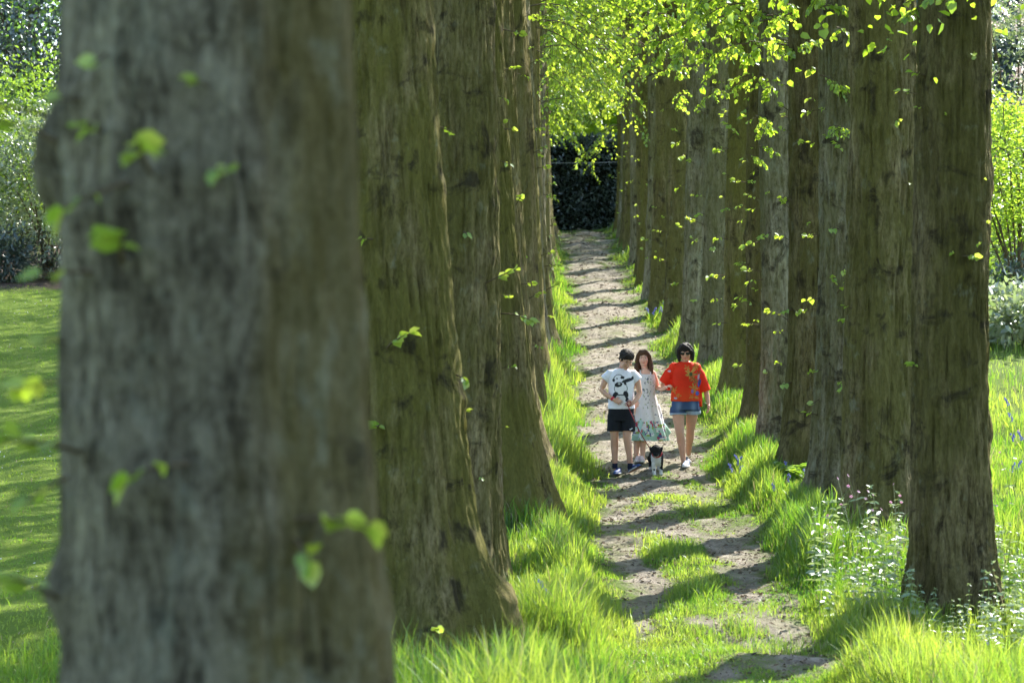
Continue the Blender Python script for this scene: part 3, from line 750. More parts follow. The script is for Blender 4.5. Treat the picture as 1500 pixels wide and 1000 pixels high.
# left, beyond the lawn
shrub('weeping_birch', 'weeping tree with fine drooping green leaves, left edge at the top', 'tree', Xpx(150, 52), 52, (3.6, 2.4, 2.6), 1300, 16, .085, M['birch_leaf'], 201, 3, .045, z0=8.4, single=True, spread=.3, shell=.1, width=.7, droop=-1.2)
shrub('silver_shrub', 'tall pale silvery-leaved shrub behind the lawn', 'shrub', Xpx(70, 66.5), 66.5, (1.9, 1.3, 1.9), 700, 12, .10, M['shrub_silver'], 202, 10, .03, spread=.2, z0=2.3)
shrub('dark_shrub', 'dark green tree with a bare brown stem left of the silvery shrub', 'shrub', Xpx(8, 67.5), 67.5, (1.1, 1.0, 1.25), 420, 12, .09, M['shrub_green'], 203, 9, .05, z0=2.4, single=True, spread=.18)
shrub('rhododendron', 'low glossy dark-leaved rhododendron at the lawn edge', 'shrub', Xpx(2, 65.5), 65.5, (.75, .6, .55), 150, 12, .15, M['dark_leaf'], 204, 6, .02, width=.35)
shrub('rhododendron', 'small glossy dark plant in the soil under the silvery shrub', 'shrub', Xpx(88, 66.5), 66.5, (.5, .4, .22), 60, 10, .13, M['dark_leaf'], 205, 4, .015, width=.35)
shrub('broad_shrub', 'broad mid-green shrub mass behind the silvery shrub', 'shrub', Xpx(40, 78), 78, (3.0, 1.6, 2.6), 700, 12, .12, M['shrub_green'], 206, 8, .04, spread=.25)
shrub('silver_shrub', 'second pale shrub mostly hidden behind the grey foreground trunk', 'shrub', Xpx(170, 74), 74, (1.9, 1.4, 1.9), 420, 12, .11, M['shrub_silver'], 207, 8, .03, spread=.2)
shrub('yew_bush', 'dark evergreen bush behind the weeping tree', 'shrub', Xpx(70, 84), 84, (3.2, 2, 3.6), 700, 12, .14, M['dark_leaf'], 208, 8, .05, spread=.3)
for i, (x, D, lab) in enumerate(((-15.5, 82, 'rounded green shrub farthest left in the belt beyond the lawn'), (-9.5, 83, 'rounded green shrub in the belt beyond the lawn, behind the pale shrubs'),
                                 (-5.8, 81, 'rounded green shrub beyond the lawn close to the left lime row'), (-2.6, 85, 'rounded green shrub behind the far end of the left lime row'))):
    shrub('broad_shrub', lab, 'shrub', x, D, (2.6, 1.6, 2.5+.2*i), 620, 12, .13, M['shrub_green' if i % 2 else 'wood_leaf'], 240+i, 8, .04, spread=.26)
# right of the avenue
shrub('acer_tree', 'bright yellow-green dome of an acer beyond the right trunks', 'tree', Xpx(1490, 55), 55, (1.5, 1.3, 1.35), 520, 14, .085, M['acer'], 211, 12, .045, z0=2.75, single=True, spread=.16, droop=-.5, width=.7)
shrub('flowering_rhododendron', 'leggy rhododendron with pale pink flowers high on the right', 'shrub', Xpx(1492, 63), 63, (1.9, 1.3, 2.2), 360, 12, .12, M['shrub_silver'], 212, 16, .05, z0=4.4, spread=.14, flowers=90, width=.4)
shrub('conifer', 'dusky blue-green conifer behind the flowering rhododendron', 'tree', Xpx(1490, 76), 76, (3.4, 2.2, 4.2), 1200, 14, .16, M['conifer'], 213, 8, .10, z0=5.6, spread=.3, width=.22)
shrub('leafy_bush', 'light green leafy bush beneath the acer', 'shrub', Xpx(1475, 57.5), 57.5, (1.3, 1.0, 1.0), 330, 12, .09, M['shrub_green'], 214, 8, .025, spread=.16)
for i, (px, D, lab, s_) in enumerate(((1462, 50, 'pale large-leaved plant on the grass beside the nearest right trunk', .55), (1496, 49, 'pale large-leaved plant at the right edge below the acer', .7), (1535, 51, 'pale large-leaved plant farthest to the right below the acer', .7))):
    shrub('leafy_plant', lab, 'plant', Xpx(px, D), D, (s_, .5, .42), 90, 8, .17, M['shrub_silver'], 220+i, 6, .012, group='pale leafy plants below the acer', width=.5, dz=.05)
shrub('dark_shrub', 'shadowy dark shrub between the pale plants and the acer', 'shrub', Xpx(1500, 53), 53, (1.2, .6, .55), 160, 12, .1, M['dark_leaf'], 224, 5, .02)
# background trees closing the view
def wood_tree(label, x, D, seed, sc_, mat, group):
    root = thing('woodland_tree', label, 'tree', (x, D, float(gD(D))-.1), seed*1.3, group)
    link('crown', WOOD[(mat, seed % 2)], root, scale=sc_)
    t = np.linspace(0, 1, 10)
    V, F = tube(np.stack([.1*np.sin(t*4+seed), .1*np.cos(t*3), t*9*sc_], -1), np.linspace(.35, .08, 10)*sc_, 12)
    mb = MB(); mb.add(V, F); link('trunk', mb.data('trunk', [M['bark']]), root)
WOOD = {}
for m_ in ('wood_leaf', 'conifer', 'lime_leaf'):
    for s_ in (0, 1):
        WOOD[(m_, s_)] = crown(300+s_+len(WOOD), .5, 15, 4.2, 1150, 13, .20, [M[m_], M['twig']], .55, True)
wt = [(-46, 100, 'wood_leaf'), (-37, 96, 'conifer'), (-29, 104, 'wood_leaf'), (-22, 95, 'wood_leaf'), (-15.5, 92, 'conifer'), (-9, 101, 'wood_leaf'), (-3.5, 103, 'lime_leaf'), (1.0, 101, 'lime_leaf'),
      (4.2, 106, 'lime_leaf'), (9, 100, 'wood_leaf'), (15.5, 94, 'conifer'), (21, 90, 'conifer'), (27, 97, 'wood_leaf'), (35, 101, 'conifer'), (44, 98, 'wood_leaf'),
      (-33, 118, 'wood_leaf'), (-18, 116, 'conifer'), (-6, 120, 'wood_leaf'), (5, 119, 'wood_leaf'), (17, 114, 'wood_leaf'), (30, 117, 'conifer')]
for i, (x, D, m_) in enumerate(wt):
    lab = {'wood_leaf': 'mid-green woodland tree in the leafy belt beyond the shrubs', 'conifer': 'dusky woodland tree in the dark belt beyond the shrubs',
           'lime_leaf': 'sunlit yellow-green tree behind the dark hedge at the path end'}[m_]
    wood_tree(lab, x, D, i, 1.15+.12*((i*5) % 4), m_, {'wood_leaf': 'woodland trees', 'conifer': 'dark woodland trees', 'lime_leaf': 'trees behind the hedge'}[m_])

# dark clipped hedge closing the path
def hedge():
    D = 88.5; x0, x1 = -2.2, 7.2; zb = float(gD(D)); zt = 6.35
    root = thing('yew_hedge', 'tall dark evergreen hedge closing the far end of the path', 'hedge', ((x0+x1)/2, D+.6, zb))
    r = np.random.default_rng(400); n = 15000
    w = x1-x0; h = zt-zb
    x = r.uniform(-w/2, w/2, n); z = r.uniform(0, h, n)
    y = -.6 + (fbm(x*1.3, z*1.3, 0, 401, 3)-.5)*.5 + r.uniform(-.08, .14, n)
    top = r.random(n) < .22
    z = np.where(top, h+(fbm(x*1.1, z*3, 0, 402, 3)-.5)*.5+r.uniform(-.12, .08, n), z); y = np.where(top, r.uniform(-.6, .7, n), y)
    base = np.stack([x, y, z], -1); ax = r.normal(size=base.shape)*.6+np.array([0, -.7, -.1])
    ax[top] = r.normal(size=(top.sum(), 3))*.6+np.array([0, -.2, .7])
    V, F = leaf_mesh(base, ax, .13*r.uniform(.6, 1.4, n), .5, .1, r)
    mb = MB(); mb.add(V, F, 0, np.repeat(np.clip(r.beta(1.5, 2.5, n), 0, 1), 6)); link('foliage', mb.data('foliage', [M['dark_leaf']]), root)
    # woody inside
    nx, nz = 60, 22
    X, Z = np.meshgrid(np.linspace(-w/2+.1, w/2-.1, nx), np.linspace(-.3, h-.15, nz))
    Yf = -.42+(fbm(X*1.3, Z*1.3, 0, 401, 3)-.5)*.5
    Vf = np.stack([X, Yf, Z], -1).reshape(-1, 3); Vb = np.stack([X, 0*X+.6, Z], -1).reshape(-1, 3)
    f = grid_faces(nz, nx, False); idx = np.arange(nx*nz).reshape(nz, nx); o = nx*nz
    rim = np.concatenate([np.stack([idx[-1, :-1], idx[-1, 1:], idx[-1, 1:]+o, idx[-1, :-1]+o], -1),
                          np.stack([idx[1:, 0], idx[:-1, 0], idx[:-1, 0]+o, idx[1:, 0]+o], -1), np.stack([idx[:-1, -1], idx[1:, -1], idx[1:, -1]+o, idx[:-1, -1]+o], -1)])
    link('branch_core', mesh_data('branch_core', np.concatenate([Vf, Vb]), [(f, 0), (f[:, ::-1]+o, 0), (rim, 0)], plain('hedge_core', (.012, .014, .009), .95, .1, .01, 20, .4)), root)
hedge()
t = np.linspace(-1, 1, 14)
V, F = tube(np.stack([2.5+5*t, 0*t+87.6, 5.50+.10*t+.16*t*t], -1), .008, 6)
mb = MB(); mb.add(V, F); tag(link('overhead_wire', mb.data('overhead_wire', [plain('pale_wire', (.30, .31, .30), .4, .5)])), 'thin pale wire stretched across the top of the dark hedge', 'wire')

# ------------------------------------------------------------------ wild plants
M['nettle_leaf'] = leaf_mat('nettle_leaf', (.14, .20, .09), (.30, .36, .21), (.18, .28, .06), (.36, .44, .16), .32, .11, .45)
M['campion'] = leaf_mat('campion', (.45, .22, .38), (.60, .40, .52), (.45, .2, .36), (.6, .38, .5), .4, .03, .5)
M['bluebell'] = leaf_mat('bluebell', (.14, .15, .50), (.25, .25, .62), (.16, .15, .5), (.25, .25, .6), .35, .03, .5)
M['fern'] = leaf_mat('fern', (.07, .14, .015), (.14, .22, .03), (.18, .36, .02), (.36, .52, .04), .5, .05, .4)
M['campion_stem'] = plain('campion_stem', (.22, .24, .12), .6, .3, .001, 80, .3)

def curved_stem(h, r, lean=.12):
    a = r.uniform(0, 6.28); t = np.linspace(0, 1, 7)
    l = lean*h*r.uniform(.2, 1.3)
    return t, np.stack([np.cos(a)*l*t**1.6, np.sin(a)*l*t**1.6, h*t-.02], -1)

def nettle(seed, h, leaf=.085):
    r = np.random.default_rng(seed); t, S = curved_stem(h, r)
    mb = MB(); V, F = tube(S, np.linspace(.004, .002, 7), 5); mb.add(V, F, 1)
    bs, ax, sz = [], [], []
    tiers = int(h/.095)
    for i in range(1, tiers+1):
        u = min(1., .12+.88*i/tiers); p = [np.interp(u, t, S[:, c]) for c in range(3)]; a0 = (i % 2)*1.57+r.normal()*.3
        for s in (0, np.pi):
            bs.append(p); ax.append([np.cos(a0+s), np.sin(a0+s), r.uniform(-.45, .1)]); sz.append(leaf*r.uniform(.7, 1.15)*(1-.55*u**3))
    for s in range(4):
        bs.append(S[-1]); ax.append([np.cos(s*1.57+.5), np.sin(s*1.57+.5), .7]); sz.append(leaf*.4)
    V, F = leaf_mesh(np.array(bs), np.array(ax), np.array(sz), .44, .12, r); mb.add(V, F, 0, np.repeat(r.random(len(bs)), 6))
    return mb.data('nettle', [M['nettle_leaf'], M['stem_green']])

def campion_parts(seed, h):
    r = np.random.default_rng(seed); t, S = curved_stem(h, r, .25)
    mb = MB(); V, F = tube(S, np.linspace(.0045, .002, 7), 5); mb.add(V, F)
    tips = [S[-1]]
    for i in range(3):
        u = r.uniform(.72, .92); p = np.array([np.interp(u, t, S[:, c]) for c in range(3)]); a = r.uniform(0, 6.28)
        q = p+np.array([np.cos(a)*.06, np.sin(a)*.06, r.uniform(.05, .12)]); tips.append(q)
        V, F = tube(np.array([p, (p+q)/2+np.array([0, 0, -.01]), q]), .0018, 4); mb.add(V, F)
    st = mb.data('stem', [M['campion_stem']])
    bs, ax = [], []
    for i in range(1, 5):
        u = i/5.; p = [np.interp(u, t, S[:, c]) for c in range(3)]; a0 = (i % 2)*1.57+r.normal()*.3
        for s in (0, np.pi): bs.append(p); ax.append([np.cos(a0+s), np.sin(a0+s), r.uniform(-.3, .4)])
    mb = MB(); V, F = leaf_mesh(np.array(bs), np.array(ax), .08*r.uniform(.7, 1.2, len(bs)), .42, .12, r); mb.add(V, F, 0, np.repeat(r.random(len(bs)), 6))
    lv = mb.data('leaves', [M['nettle_leaf']])
    fl = []
    for q in tips:
        mb = MB(); a = np.arange(5)*1.2566; n = unit(np.array([[r.normal()*.5, -.6, .6]]))[0]
        e = unit(np.cross(n, [0, 0, 1.])[None])[0]; g = np.cross(n, e)
        ax = np.cos(a)[:, None]*e+np.sin(a)[:, None]*g+.25*n
        V, F = leaf_mesh(np.repeat(q[None], 5, 0), ax, np.full(5, .017), .95, .05, r, up=n*3); mb.add(V, F, 0, np.repeat(r.random(5), 6))
        fl.append(mb.data('flower', [M['campion']]))
    return st, lv, fl

def bluebell_parts(seed, h):
    r = np.random.default_rng(seed); t = np.linspace(0, 1, 7)
    S = np.stack([.10*h*t**3*2, 0*t, h*(t-.12*t**4)], -1)
    mb = MB(); V, F = tube(S, np.linspace(.003, .0015, 7), 5); mb.add(V, F)
    bs = np.zeros((5, 3)); a = r.uniform(0, 6.28, 5); ax = np.stack([np.cos(a)*.6, np.sin(a)*.6, np.full(5, 1.)], -1)
    mb2 = MB(); V2, F2 = leaf_mesh(bs, ax, h*.75*r.uniform(.7, 1, 5), .06, .2, r); mb2.add(V2, F2, 0, np.repeat(r.random(5), 6))
    st = mb.data('stem', [M['stem_green']]); lv = mb2.data('leaves', [M['grass']])
    mb = MB()
    for i in range(8):
        u = .58+.42*i/8; p = np.array([np.interp(u, t, S[:, c]) for c in range(3)])
        a = r.uniform(-1.4, 1.4); q = p+np.array([np.cos(a)*.018, np.sin(a)*.018, -.008])
        b = np.stack([q, q+[0, 0, -.006], q+[0, 0, -.018], q+[0, 0, -.022]])
        V, F = tube(b, np.array([.003, .0075, .0075, .011])*1.15, 6); mb.add(V, F, 0, r.random())
    return st, lv, mb.data('flower_head', [M['bluebell']])

def Dpy(py): return float(np.interp(py, [345, 400, 450, 500, 600, 690, 870, 990, 1030], [82, 69, 59.5, 53, 43.9, 38.2, 28.0, 24.0, 23]))
NET = [nettle(500+i, h, .135) for i, h in enumerate((.5, .6, .68, .78, .9, .62))]
r = np.random.default_rng(88)
def place(px, D): x = Xpx(px, D); return (x, D, float(gz(x, D)))
nl = {'a': ('silvery nettle in the patch between path edge and the nearest right trunk', 'nettles left of the nearest right trunk'),
      'b': ('silvery nettle at the foot of the nearest right trunk', 'nettles at the foot of the nearest right trunk'),
      'c': ('silvery nettle at the right edge beside the nearest trunk', 'nettles beside the nearest right trunk')}
for (n, x0, x1, d0, d1, key) in ((64, 1190, 1335, 25.8, 29.8, 'a'), (20, 1345, 1440, 25.0, 26.1, 'b'), (46, 1440, 1510, 24.6, 28.2, 'c')):
    for i in range(n):
        D = r.uniform(d0, d1); px = r.uniform(x0, x1)
        o = link('nettle', NET[int(r.integers(6))], None, place(px, D), (0, 0, r.uniform(0, 6.28)), r.uniform(.7, 1.05)*(.55 if key == 'b' else .85))
        tag(o, nl[key][0], 'plant', nl[key][1])
CAM = [campion_parts(540+i, h) for i, h in enumerate((.85, 1.0, 1.15, 1.0))]
def campion(px, D, i, rz, label, group=None, sc_=1.):
    root = thing('red_campion', label, 'wildflower', place(px, D), rz, group)
    root.scale = (sc_,)*3
    st, lv, fl = CAM[i]; link('stem', st, root); link('leaves', lv, root)
    for f in fl: link('flower', f, root)
for (px, D, i, rz, lab, s_) in ((1200, 26.6, 1, 2.6, 'leaning pink campion at the path side of the nettle patch', 1.0), (1260, 27.4, 2, 2.2, 'tall leaning campion with lilac flowers in the nettle patch', 1.1),
                                (1282, 28.0, 3, .4, 'upright tall campion against the wide flaking trunk', 1.2), (1297, 28.2, 0, 1.0, 'short campion against the wide flaking trunk', 1.15),
                                (1316, 28.3, 1, 3.4, 'campion with a purple head close left of the nearest right trunk', 1.05), (1305, 26.8, 0, 5.0, 'bright pink campion low among the nettles', .9),
                                (1470, 29, 3, .5, 'pink campion right of the nearest right trunk', .9), (1488, 30.5, 2, 4, 'campion near the right edge behind the nettles', .8), (1478, 33, 1, 2, 'farther campion in the grass right of the nearest trunk', .8)):
    campion(px, D, i, rz, lab, None, s_)
BB = [bluebell_parts(560+i, h) for i, h in enumerate((.26, .32, .30))]
def bluebell(px, D, lab, grp, s_=1.):
    root = thing('bluebell', lab, 'wildflower', place(px, D), r.uniform(0, 6.28), grp); root.scale = (s_,)*3
    for n_, me in zip(('stem', 'leaves', 'flower_head'), BB[int(r.integers(3))]): link(n_, me, root)
for i in range(16): bluebell(r.uniform(952, 992), r.uniform(53.5, 56.5), 'bluebell in the drift among the far trunks right of the path', 'bluebells by the far trunks', 1.35)
for i in range(4): bluebell(r.uniform(1130, 1185), r.uniform(33.5, 35.5), 'bluebell in the grass before the dark ridged right trunk', 'bluebells before the ridged trunk', .95)
for i in range(4): bluebell(r.uniform(1070, 1085), r.uniform(36.5, 37.5), 'bluebell on the bank below the slim two-tone trunk', 'bluebells on the right bank', 1.1)
bluebell(806, 26.0, 'tall bluebell in the long grass left of the path', None, 1.5)
for i in range(4): bluebell(r.uniform(800, 822), r.uniform(24.2, 24.8), 'pale bluebell low in the grass by the mossy flared trunk', 'bluebells left of the path', 1.1)
for i in range(6): bluebell(r.uniform(1464, 1500), r.uniform(34, 42), 'bluebell in the grass right of the nearest right trunk', 'bluebells at the right', 1.2)

def fern(px, D, label, seed):
    root = thing('fern', label, 'fern', place(px, D)); r = np.random.default_rng(seed)
    for i in range(8):
        a = i*.785+r.normal()*.2; l = r.uniform(.35, .55); t = np.linspace(0, 1, 12)
        S = np.stack([np.cos(a)*l*t*.75, np.sin(a)*l*t*.75, l*(.95*t-.55*t**2.2)], -1)
        mb = MB(); V, F = tube(S, np.linspace(.003, .001, 12), 4); mb.add(V, F, 0, .2)
        bs, ax, sz = [], [], []
        for j in range(1, 24):
            u = .12+.86*j/24; p = [np.interp(u, t, S[:, c]) for c in range(3)]
            for s in (-1, 1):
                bs.append(p); ax.append([np.cos(a+s*1.25), np.sin(a+s*1.25), -.1]); sz.append(.1*np.sin(np.pi*(u*.85+.12))+.01)
        V, F = leaf_mesh(np.array(bs), np.array(ax), np.array(sz), .26, .08, r); mb.add(V, F, 0, np.repeat(r.random(len(bs)), 6))
        link('frond', mb.data('frond', [M['fern']]), root)
fern(1168, 35.2, 'green fern at the foot of the dark ridged right trunk', 1)
fern(1185, 34.7, 'smaller fern between the dark ridged trunk and the slender pale one', 2)
# ------------------------------------------------------------------ people and dog
def hit(px, py):
    """ground point seen at a pixel of the photograph"""
    d = np.linspace(20, 90, 14001)
    zr = (500-py)/FPX*d; g = gz((px-750)/FPX*d, d)
    i = int(np.argmax(g >= zr)); return ((px-750)/FPX*d[i], d[i], float(g[i]))

def rotm(*e): return np.array(Euler(e, 'XYZ').to_matrix())
def basis(x, n):
    x = unit(np.array([x], float))[0]; n = np.array(n, float); n = n-x*np.dot(n, x); n = unit(n[None])[0]
    return np.stack([x, np.cross(n, x), n], 1)

class Vox:
    """closed solids fused into one continuous skin"""
    def __init__(s, vox=.006): s.V, s.Q, s.T, s.n, s.vox, s.M = [], [], [], 0, vox, None
    def add(s, V, Q, T=None):
        V = np.asarray(V, float)
        if s.M is not None: V = V @ s.M[0].T + s.M[1]
        s.V.append(V); s.Q.append(np.asarray(Q)+s.n)
        if T is not None: s.T.append(np.asarray(T)+s.n)
        s.n += len(V)
    def ell(s, c, r, rot=None, k=14):
        la = np.linspace(0, np.pi, k); lo = np.linspace(0, 2*np.pi, 2*k, endpoint=False)
        A, B = np.meshgrid(la, lo, indexing='ij')
        V = np.stack([np.sin(A)*np.cos(B), np.sin(A)*np.sin(B), np.cos(A)], -1).reshape(-1, 3)*np.asarray(r)
        if rot is not None: V = V @ np.asarray(rot).T
        s.add(V+np.asarray(c), grid_faces(k, 2*k, True)[:, ::-1])
    def limb(s, pts, rad, ends=True, seg=16, sub=3):
        pts = np.asarray(pts, float); rad = np.asarray(rad, float)
        u = np.linspace(0, len(pts)-1, (len(pts)-1)*sub+1)
        # gentle spline through the joints
        P_ = np.stack([np.interp(u, np.arange(len(pts)), pts[:, c]) for c in range(3)], -1)
        R2 = np.interp(u, np.arange(len(rad)), rad)
        V, F = tube(P_, R2, seg); c0, c1 = len(V), len(V)+1
        V = np.concatenate([V, P_[:1], P_[-1:]]); i = np.arange(seg); j = (i+1) % seg; e = len(P_)*seg-seg
        s.add(V, F, np.concatenate([np.stack([j, i, 0*i+c0], -1), np.stack([e+i, e+j, 0*i+c1], -1)]))
        if ends:
            for p, q in ((pts[0], rad[0]), (pts[-1], rad[-1])): s.ell(p, (q, q, q), k=9)
    def stack(s, rings, seg=36, fold=None, p=2.3):
        rings = np.array(rings, float); n0 = len(rings)
        u = np.linspace(0, n0-1, (n0-1)*5+1)
        Rr = np.stack([np.interp(u, np.arange(n0), rings[:, c]) for c in range(5)], -1)
        th = np.linspace(0, 2*np.pi, seg, endpoint=False); c, q = np.cos(th), np.sin(th)
        cx, sy = np.sign(c)*np.abs(c)**(2/p), np.sign(q)*np.abs(q)**(2/p)
        k = np.ones((len(Rr), seg))
        if fold is not None: k = fold(th[None, :], Rr[:, :1])
        V = np.stack([Rr[:, 1:2]+Rr[:, 3:4]*cx*k, Rr[:, 2:3]+Rr[:, 4:5]*sy*k, Rr[:, :1]+0*k], -1).reshape(-1, 3)
        m = len(Rr); V = np.concatenate([V, [[Rr[0, 1], Rr[0, 2], Rr[0, 0]], [Rr[-1, 1], Rr[-1, 2], Rr[-1, 0]]]])
        i = np.arange(seg); j = (i+1) % seg; e = (m-1)*seg
        s.add(V, grid_faces(m, seg, True), np.concatenate([np.stack([j, i, 0*i+m*seg], -1), np.stack([e+i, e+j, 0*i+m*seg+1], -1)]))
    def build(s, name, mat, parent, smooth=4, col=None, disp=None, part_label=None):
        fl = [(np.concatenate(s.Q), 0)]
        if s.T: fl.append((np.concatenate(s.T), 0))
        me = mesh_data('tmp', np.concatenate(s.V), fl, [])
        o = bpy.data.objects.new('tmp', me); COL.objects.link(o)
        rm = o.modifiers.new('r', 'REMESH'); rm.mode = 'VOXEL'; rm.voxel_size = s.vox
        if smooth: sm = o.modifiers.new('s', 'SMOOTH'); sm.factor = .5; sm.iterations = smooth
        dg = bpy.context.evaluated_depsgraph_get(); dg.update()
        out = bpy.data.meshes.new_from_object(o.evaluated_get(dg)); out.name = name
        bpy.data.objects.remove(o); bpy.data.meshes.remove(me)
        n = len(out.vertices); co = np.empty(n*3, np.float32); out.vertices.foreach_get('co', co); co = co.reshape(-1, 3).astype(float)
        if disp is not None:
            no = np.empty(n*3, np.float32); out.vertices.foreach_get('normal', no); no = no.reshape(-1, 3)
            co2 = co+no*disp(co)[:, None]; out.vertices.foreach_set('co', co2.astype(np.float32).ravel())
        out.polygons.foreach_set('use_smooth', np.ones(len(out.polygons), bool))
        out.materials.clear(); out.materials.append(mat)
        if col is not None: set_cols(out, col(co))
        out.update()
        ob = link(name, out, parent)
        if part_label: ob['label'] = part_label
        return ob

def hand(v, wrist, d, palm, thumb, s=1., curl=.35):
    """palm with five separate fingers; d finger direction, palm normal, thumb side vector"""
    w = np.array(wrist, float); B = basis(d, palm); x, n = B[:, 0], B[:, 2]
    t = np.array(thumb, float); t = t-x*np.dot(t, x)-n*np.dot(t, n); t = unit(t[None])[0]
    Rm = np.stack([x, t, n], 1)
    v.ell(w+x*.046*s, (.055*s, .040*s, .017*s), Rm, 10)
    for i, l in enumerate((.066, .074, .068, .052)):
        c = curl*(1+.12*i)
        r0 = w+x*(.088-.006*abs(i-1))*s+t*(.031-.0205*i)*s
        sp = t*(.12-.08*i)
        a = x*math.cos(c)+n*math.sin(c)+sp; b = x*math.cos(2.3*c)+n*math.sin(2.3*c)+sp*.5
        p1 = r0+a*l*.52*s; p2 = p1+b*l*.5*s
        v.limb([r0-x*.012*s, p1, p2], np.array([.0084, .0076, .0062])*s, seg=8, sub=1)
    r0 = w+x*.022*s+t*.028*s; p1 = r0+(x*.55+t*.75+n*.25)*.036*s; p2 = p1+(x*.85+t*.25+n*.4)*.030*s
    v.limb([r0-t*.012*s, p1, p2], np.array([.0125, .0098, .0075])*s, seg=8, sub=1)

def head(v, c, pitch, yaw, roll=0., s=1.):
    Rm = rotm(0, 0, yaw) @ rotm(pitch, 0, 0) @ rotm(0, roll, 0)
    v.M = (Rm*s, np.array(c, float))
    v.ell((0, .012, .028), (.074, .094, .088)); v.ell((0, -.022, -.03), (.060, .064, .075))
    v.ell((0, -.052, -.082), (.030, .026, .026)); v.limb([(-.03, -.03, -.075), (0, -.066, -.09), (.03, -.03, -.075)], [.022, .016, .022], seg=10)
    for q in (-1, 1):
        v.ell((q*.034, -.058, -.022), (.028, .026, .028)); v.ell((q*.075, .008, -.008), (.009, .021, .031), rotm(0, 0, q*.35))
        v.ell((q*.03, -.078, .030), (.024, .010, .008))
    v.limb([(0, -.083, .022), (0, -.105, -.02)], [.008, .0125], seg=10); v.ell((-.010, -.094, -.024), (.008, .009, .007)); v.ell((.010, -.094, -.024), (.008, .009, .007))
    v.ell((0, -.084, -.050), (.022, .010, .005)); v.ell((0, -.083, -.060), (.019, .010, .006))
    v.M = None
    return Rm*s, np.array(c, float)

def skin_col(H, base, lip=(.42, .14, .12), blush=.12):
    Rm, c = H; inv = np.linalg.inv(Rm)
    def f(co):
        p = (co-c) @ inv.T; n = len(co); out = np.tile(np.array(base), (n, 1))
        out *= (.93+.14*vn(co[:, 0]*30, co[:, 1]*30, co[:, 2]*30, 3))[:, None]
        m = np.exp(-((p[:, 0]/.022)**2+((p[:, 2]+.055)/.009)**2))*(p[:, 1] < -.06); out = out*(1-m[:, None])+np.array(lip)*m[:, None]
        m = blush*np.exp(-(((np.abs(p[:, 0])-.036)/.02)**2+((p[:, 2]+.02)/.022)**2))*(p[:, 1] < -.03); out = out*(1-m[:, None])+np.array((.5, .16, .12))*m[:, None]
        return out
    return f

def face_bits(H, parent, brow, closed=False, eyes=True):
    Rm, c = H
    if not eyes: return
    for q in (-1, 1):
        v = Vox(.0022); v.M = (Rm, c); v.ell((q*.031, -.0805, .010), (.0135, .007, .006 if not closed else .003)); v.M = None
        inv = np.linalg.inv(Rm)
        def colf(co):
            p = (co-c) @ inv.T; d = np.hypot(p[:, 0]-q*.031, p[:, 2]-.010)
            return np.where((d < .0062)[:, None], np.array((.03, .018, .012)), np.array((.62, .58, .55)))
        v.build('eye', M['eye'], parent, 1, colf)
        v = Vox(.003); v.M = (Rm, c); v.limb([(q*.014, -.088, .030), (q*.032, -.088, .036), (q*.048, -.076, .030)], [.0035, .0042, .003], seg=8); v.M = None
        v.build('eyebrow', brow, parent, 1)

def shoe(name, parent, pos, yaw, pitch, L, mat, upper, sole, roll=0., toe=None, lace=None):
    """pos = point on the ground under the ankle; the foot points along -Y before turning"""
    v = Vox(.0055); w = L*.19
    v.stack([(0, 0, -L*.22, w*.88, L*.50), (.022, 0, -L*.22, w*.92, L*.51), (.024, 0, -L*.22, w*.80, L*.48), (.045, 0, -L*.18, w*.78, L*.44), (.062, 0, -L*.02, w*.70, L*.28), (.085, 0, L*.06, w*.62, L*.19)], p=2.5)
    Rm = rotm(0, 0, yaw) @ rotm(pitch, 0, 0) @ rotm(0, roll, 0); pos = np.array(pos, float)
    V = np.concatenate(v.V); piv = np.array([0, L*.2 if pitch < 0 else -L*.6, 0]); V = (V-piv) @ Rm.T+piv+pos
    v.V = [V]
    inv = np.linalg.inv(Rm)
    def colf(co):
        p = (co-pos-piv) @ inv.T + piv
        out = np.tile(np.array(upper), (len(co), 1)); out[p[:, 2] < .023] = sole
        if toe is not None: out[(p[:, 1] < -L*.52) & (p[:, 2] < .05)] = toe
        if lace is not None:
            m = (np.abs(p[:, 0]) < w*.42) & (p[:, 1] < -L*.02) & (p[:, 1] > -L*.45) & (p[:, 2] > .045) & (np.sin(p[:, 1]*2*np.pi/(L*.11)) > -.1); out[m] = lace
        out[(p[:, 2] < .004)] = (.16, .085, .045) if lace is None else sole
        return out
    return v.build(name, mat, parent, 2, colf)

def ellm(x, z, cx, cz, rx, rz, a=0.):
    c, s = math.cos(a), math.sin(a); dx, dz = x-cx, z-cz
    return ((c*dx+s*dz)/rx)**2+((-s*dx+c*dz)/rz)**2 < 1

M['skin'] = attr_mat('skin', .5, .35, .0008, 220, .25)
M['eye'] = attr_mat('eye', .2, .5, .0001, 50)
M['shirt'] = attr_mat('shirt_cloth', .9, .1, .003, 60)
M['dress'] = attr_mat('dress_cloth', .9, .1, .002, 80, trans=.3)
M['blouse'] = attr_mat('blouse_cloth', .75, .2, .002, 60, trans=.3)
M['denim'] = attr_mat('denim', .9, .1, .003, 160)
M['black_cloth'] = attr_mat('black_cloth', .8, .2, .003, 60)
M['shoe'] = attr_mat('shoe', .6, .3, .001, 120)
def hair_mat(name, c1, c2):
    m, nt, out = new_mat(name); v = objcoord(nt, (1, 1, .12), False); n = noise(nt, v, 190, 5, .6, .6)
    principled(nt, out, ramp(nt, n, [(.3, c1), (.7, c2)]), .55, bump(nt, n, .012), .22); return m
M['hair_dark'] = hair_mat('hair_dark', (.010, .007, .006), (.035, .024, .018))
M['hair_brown'] = hair_mat('hair_brown', (.035, .018, .010), (.12, .062, .032))
M['hair_black'] = hair_mat('hair_black', (.008, .006, .007), (.028, .021, .02))
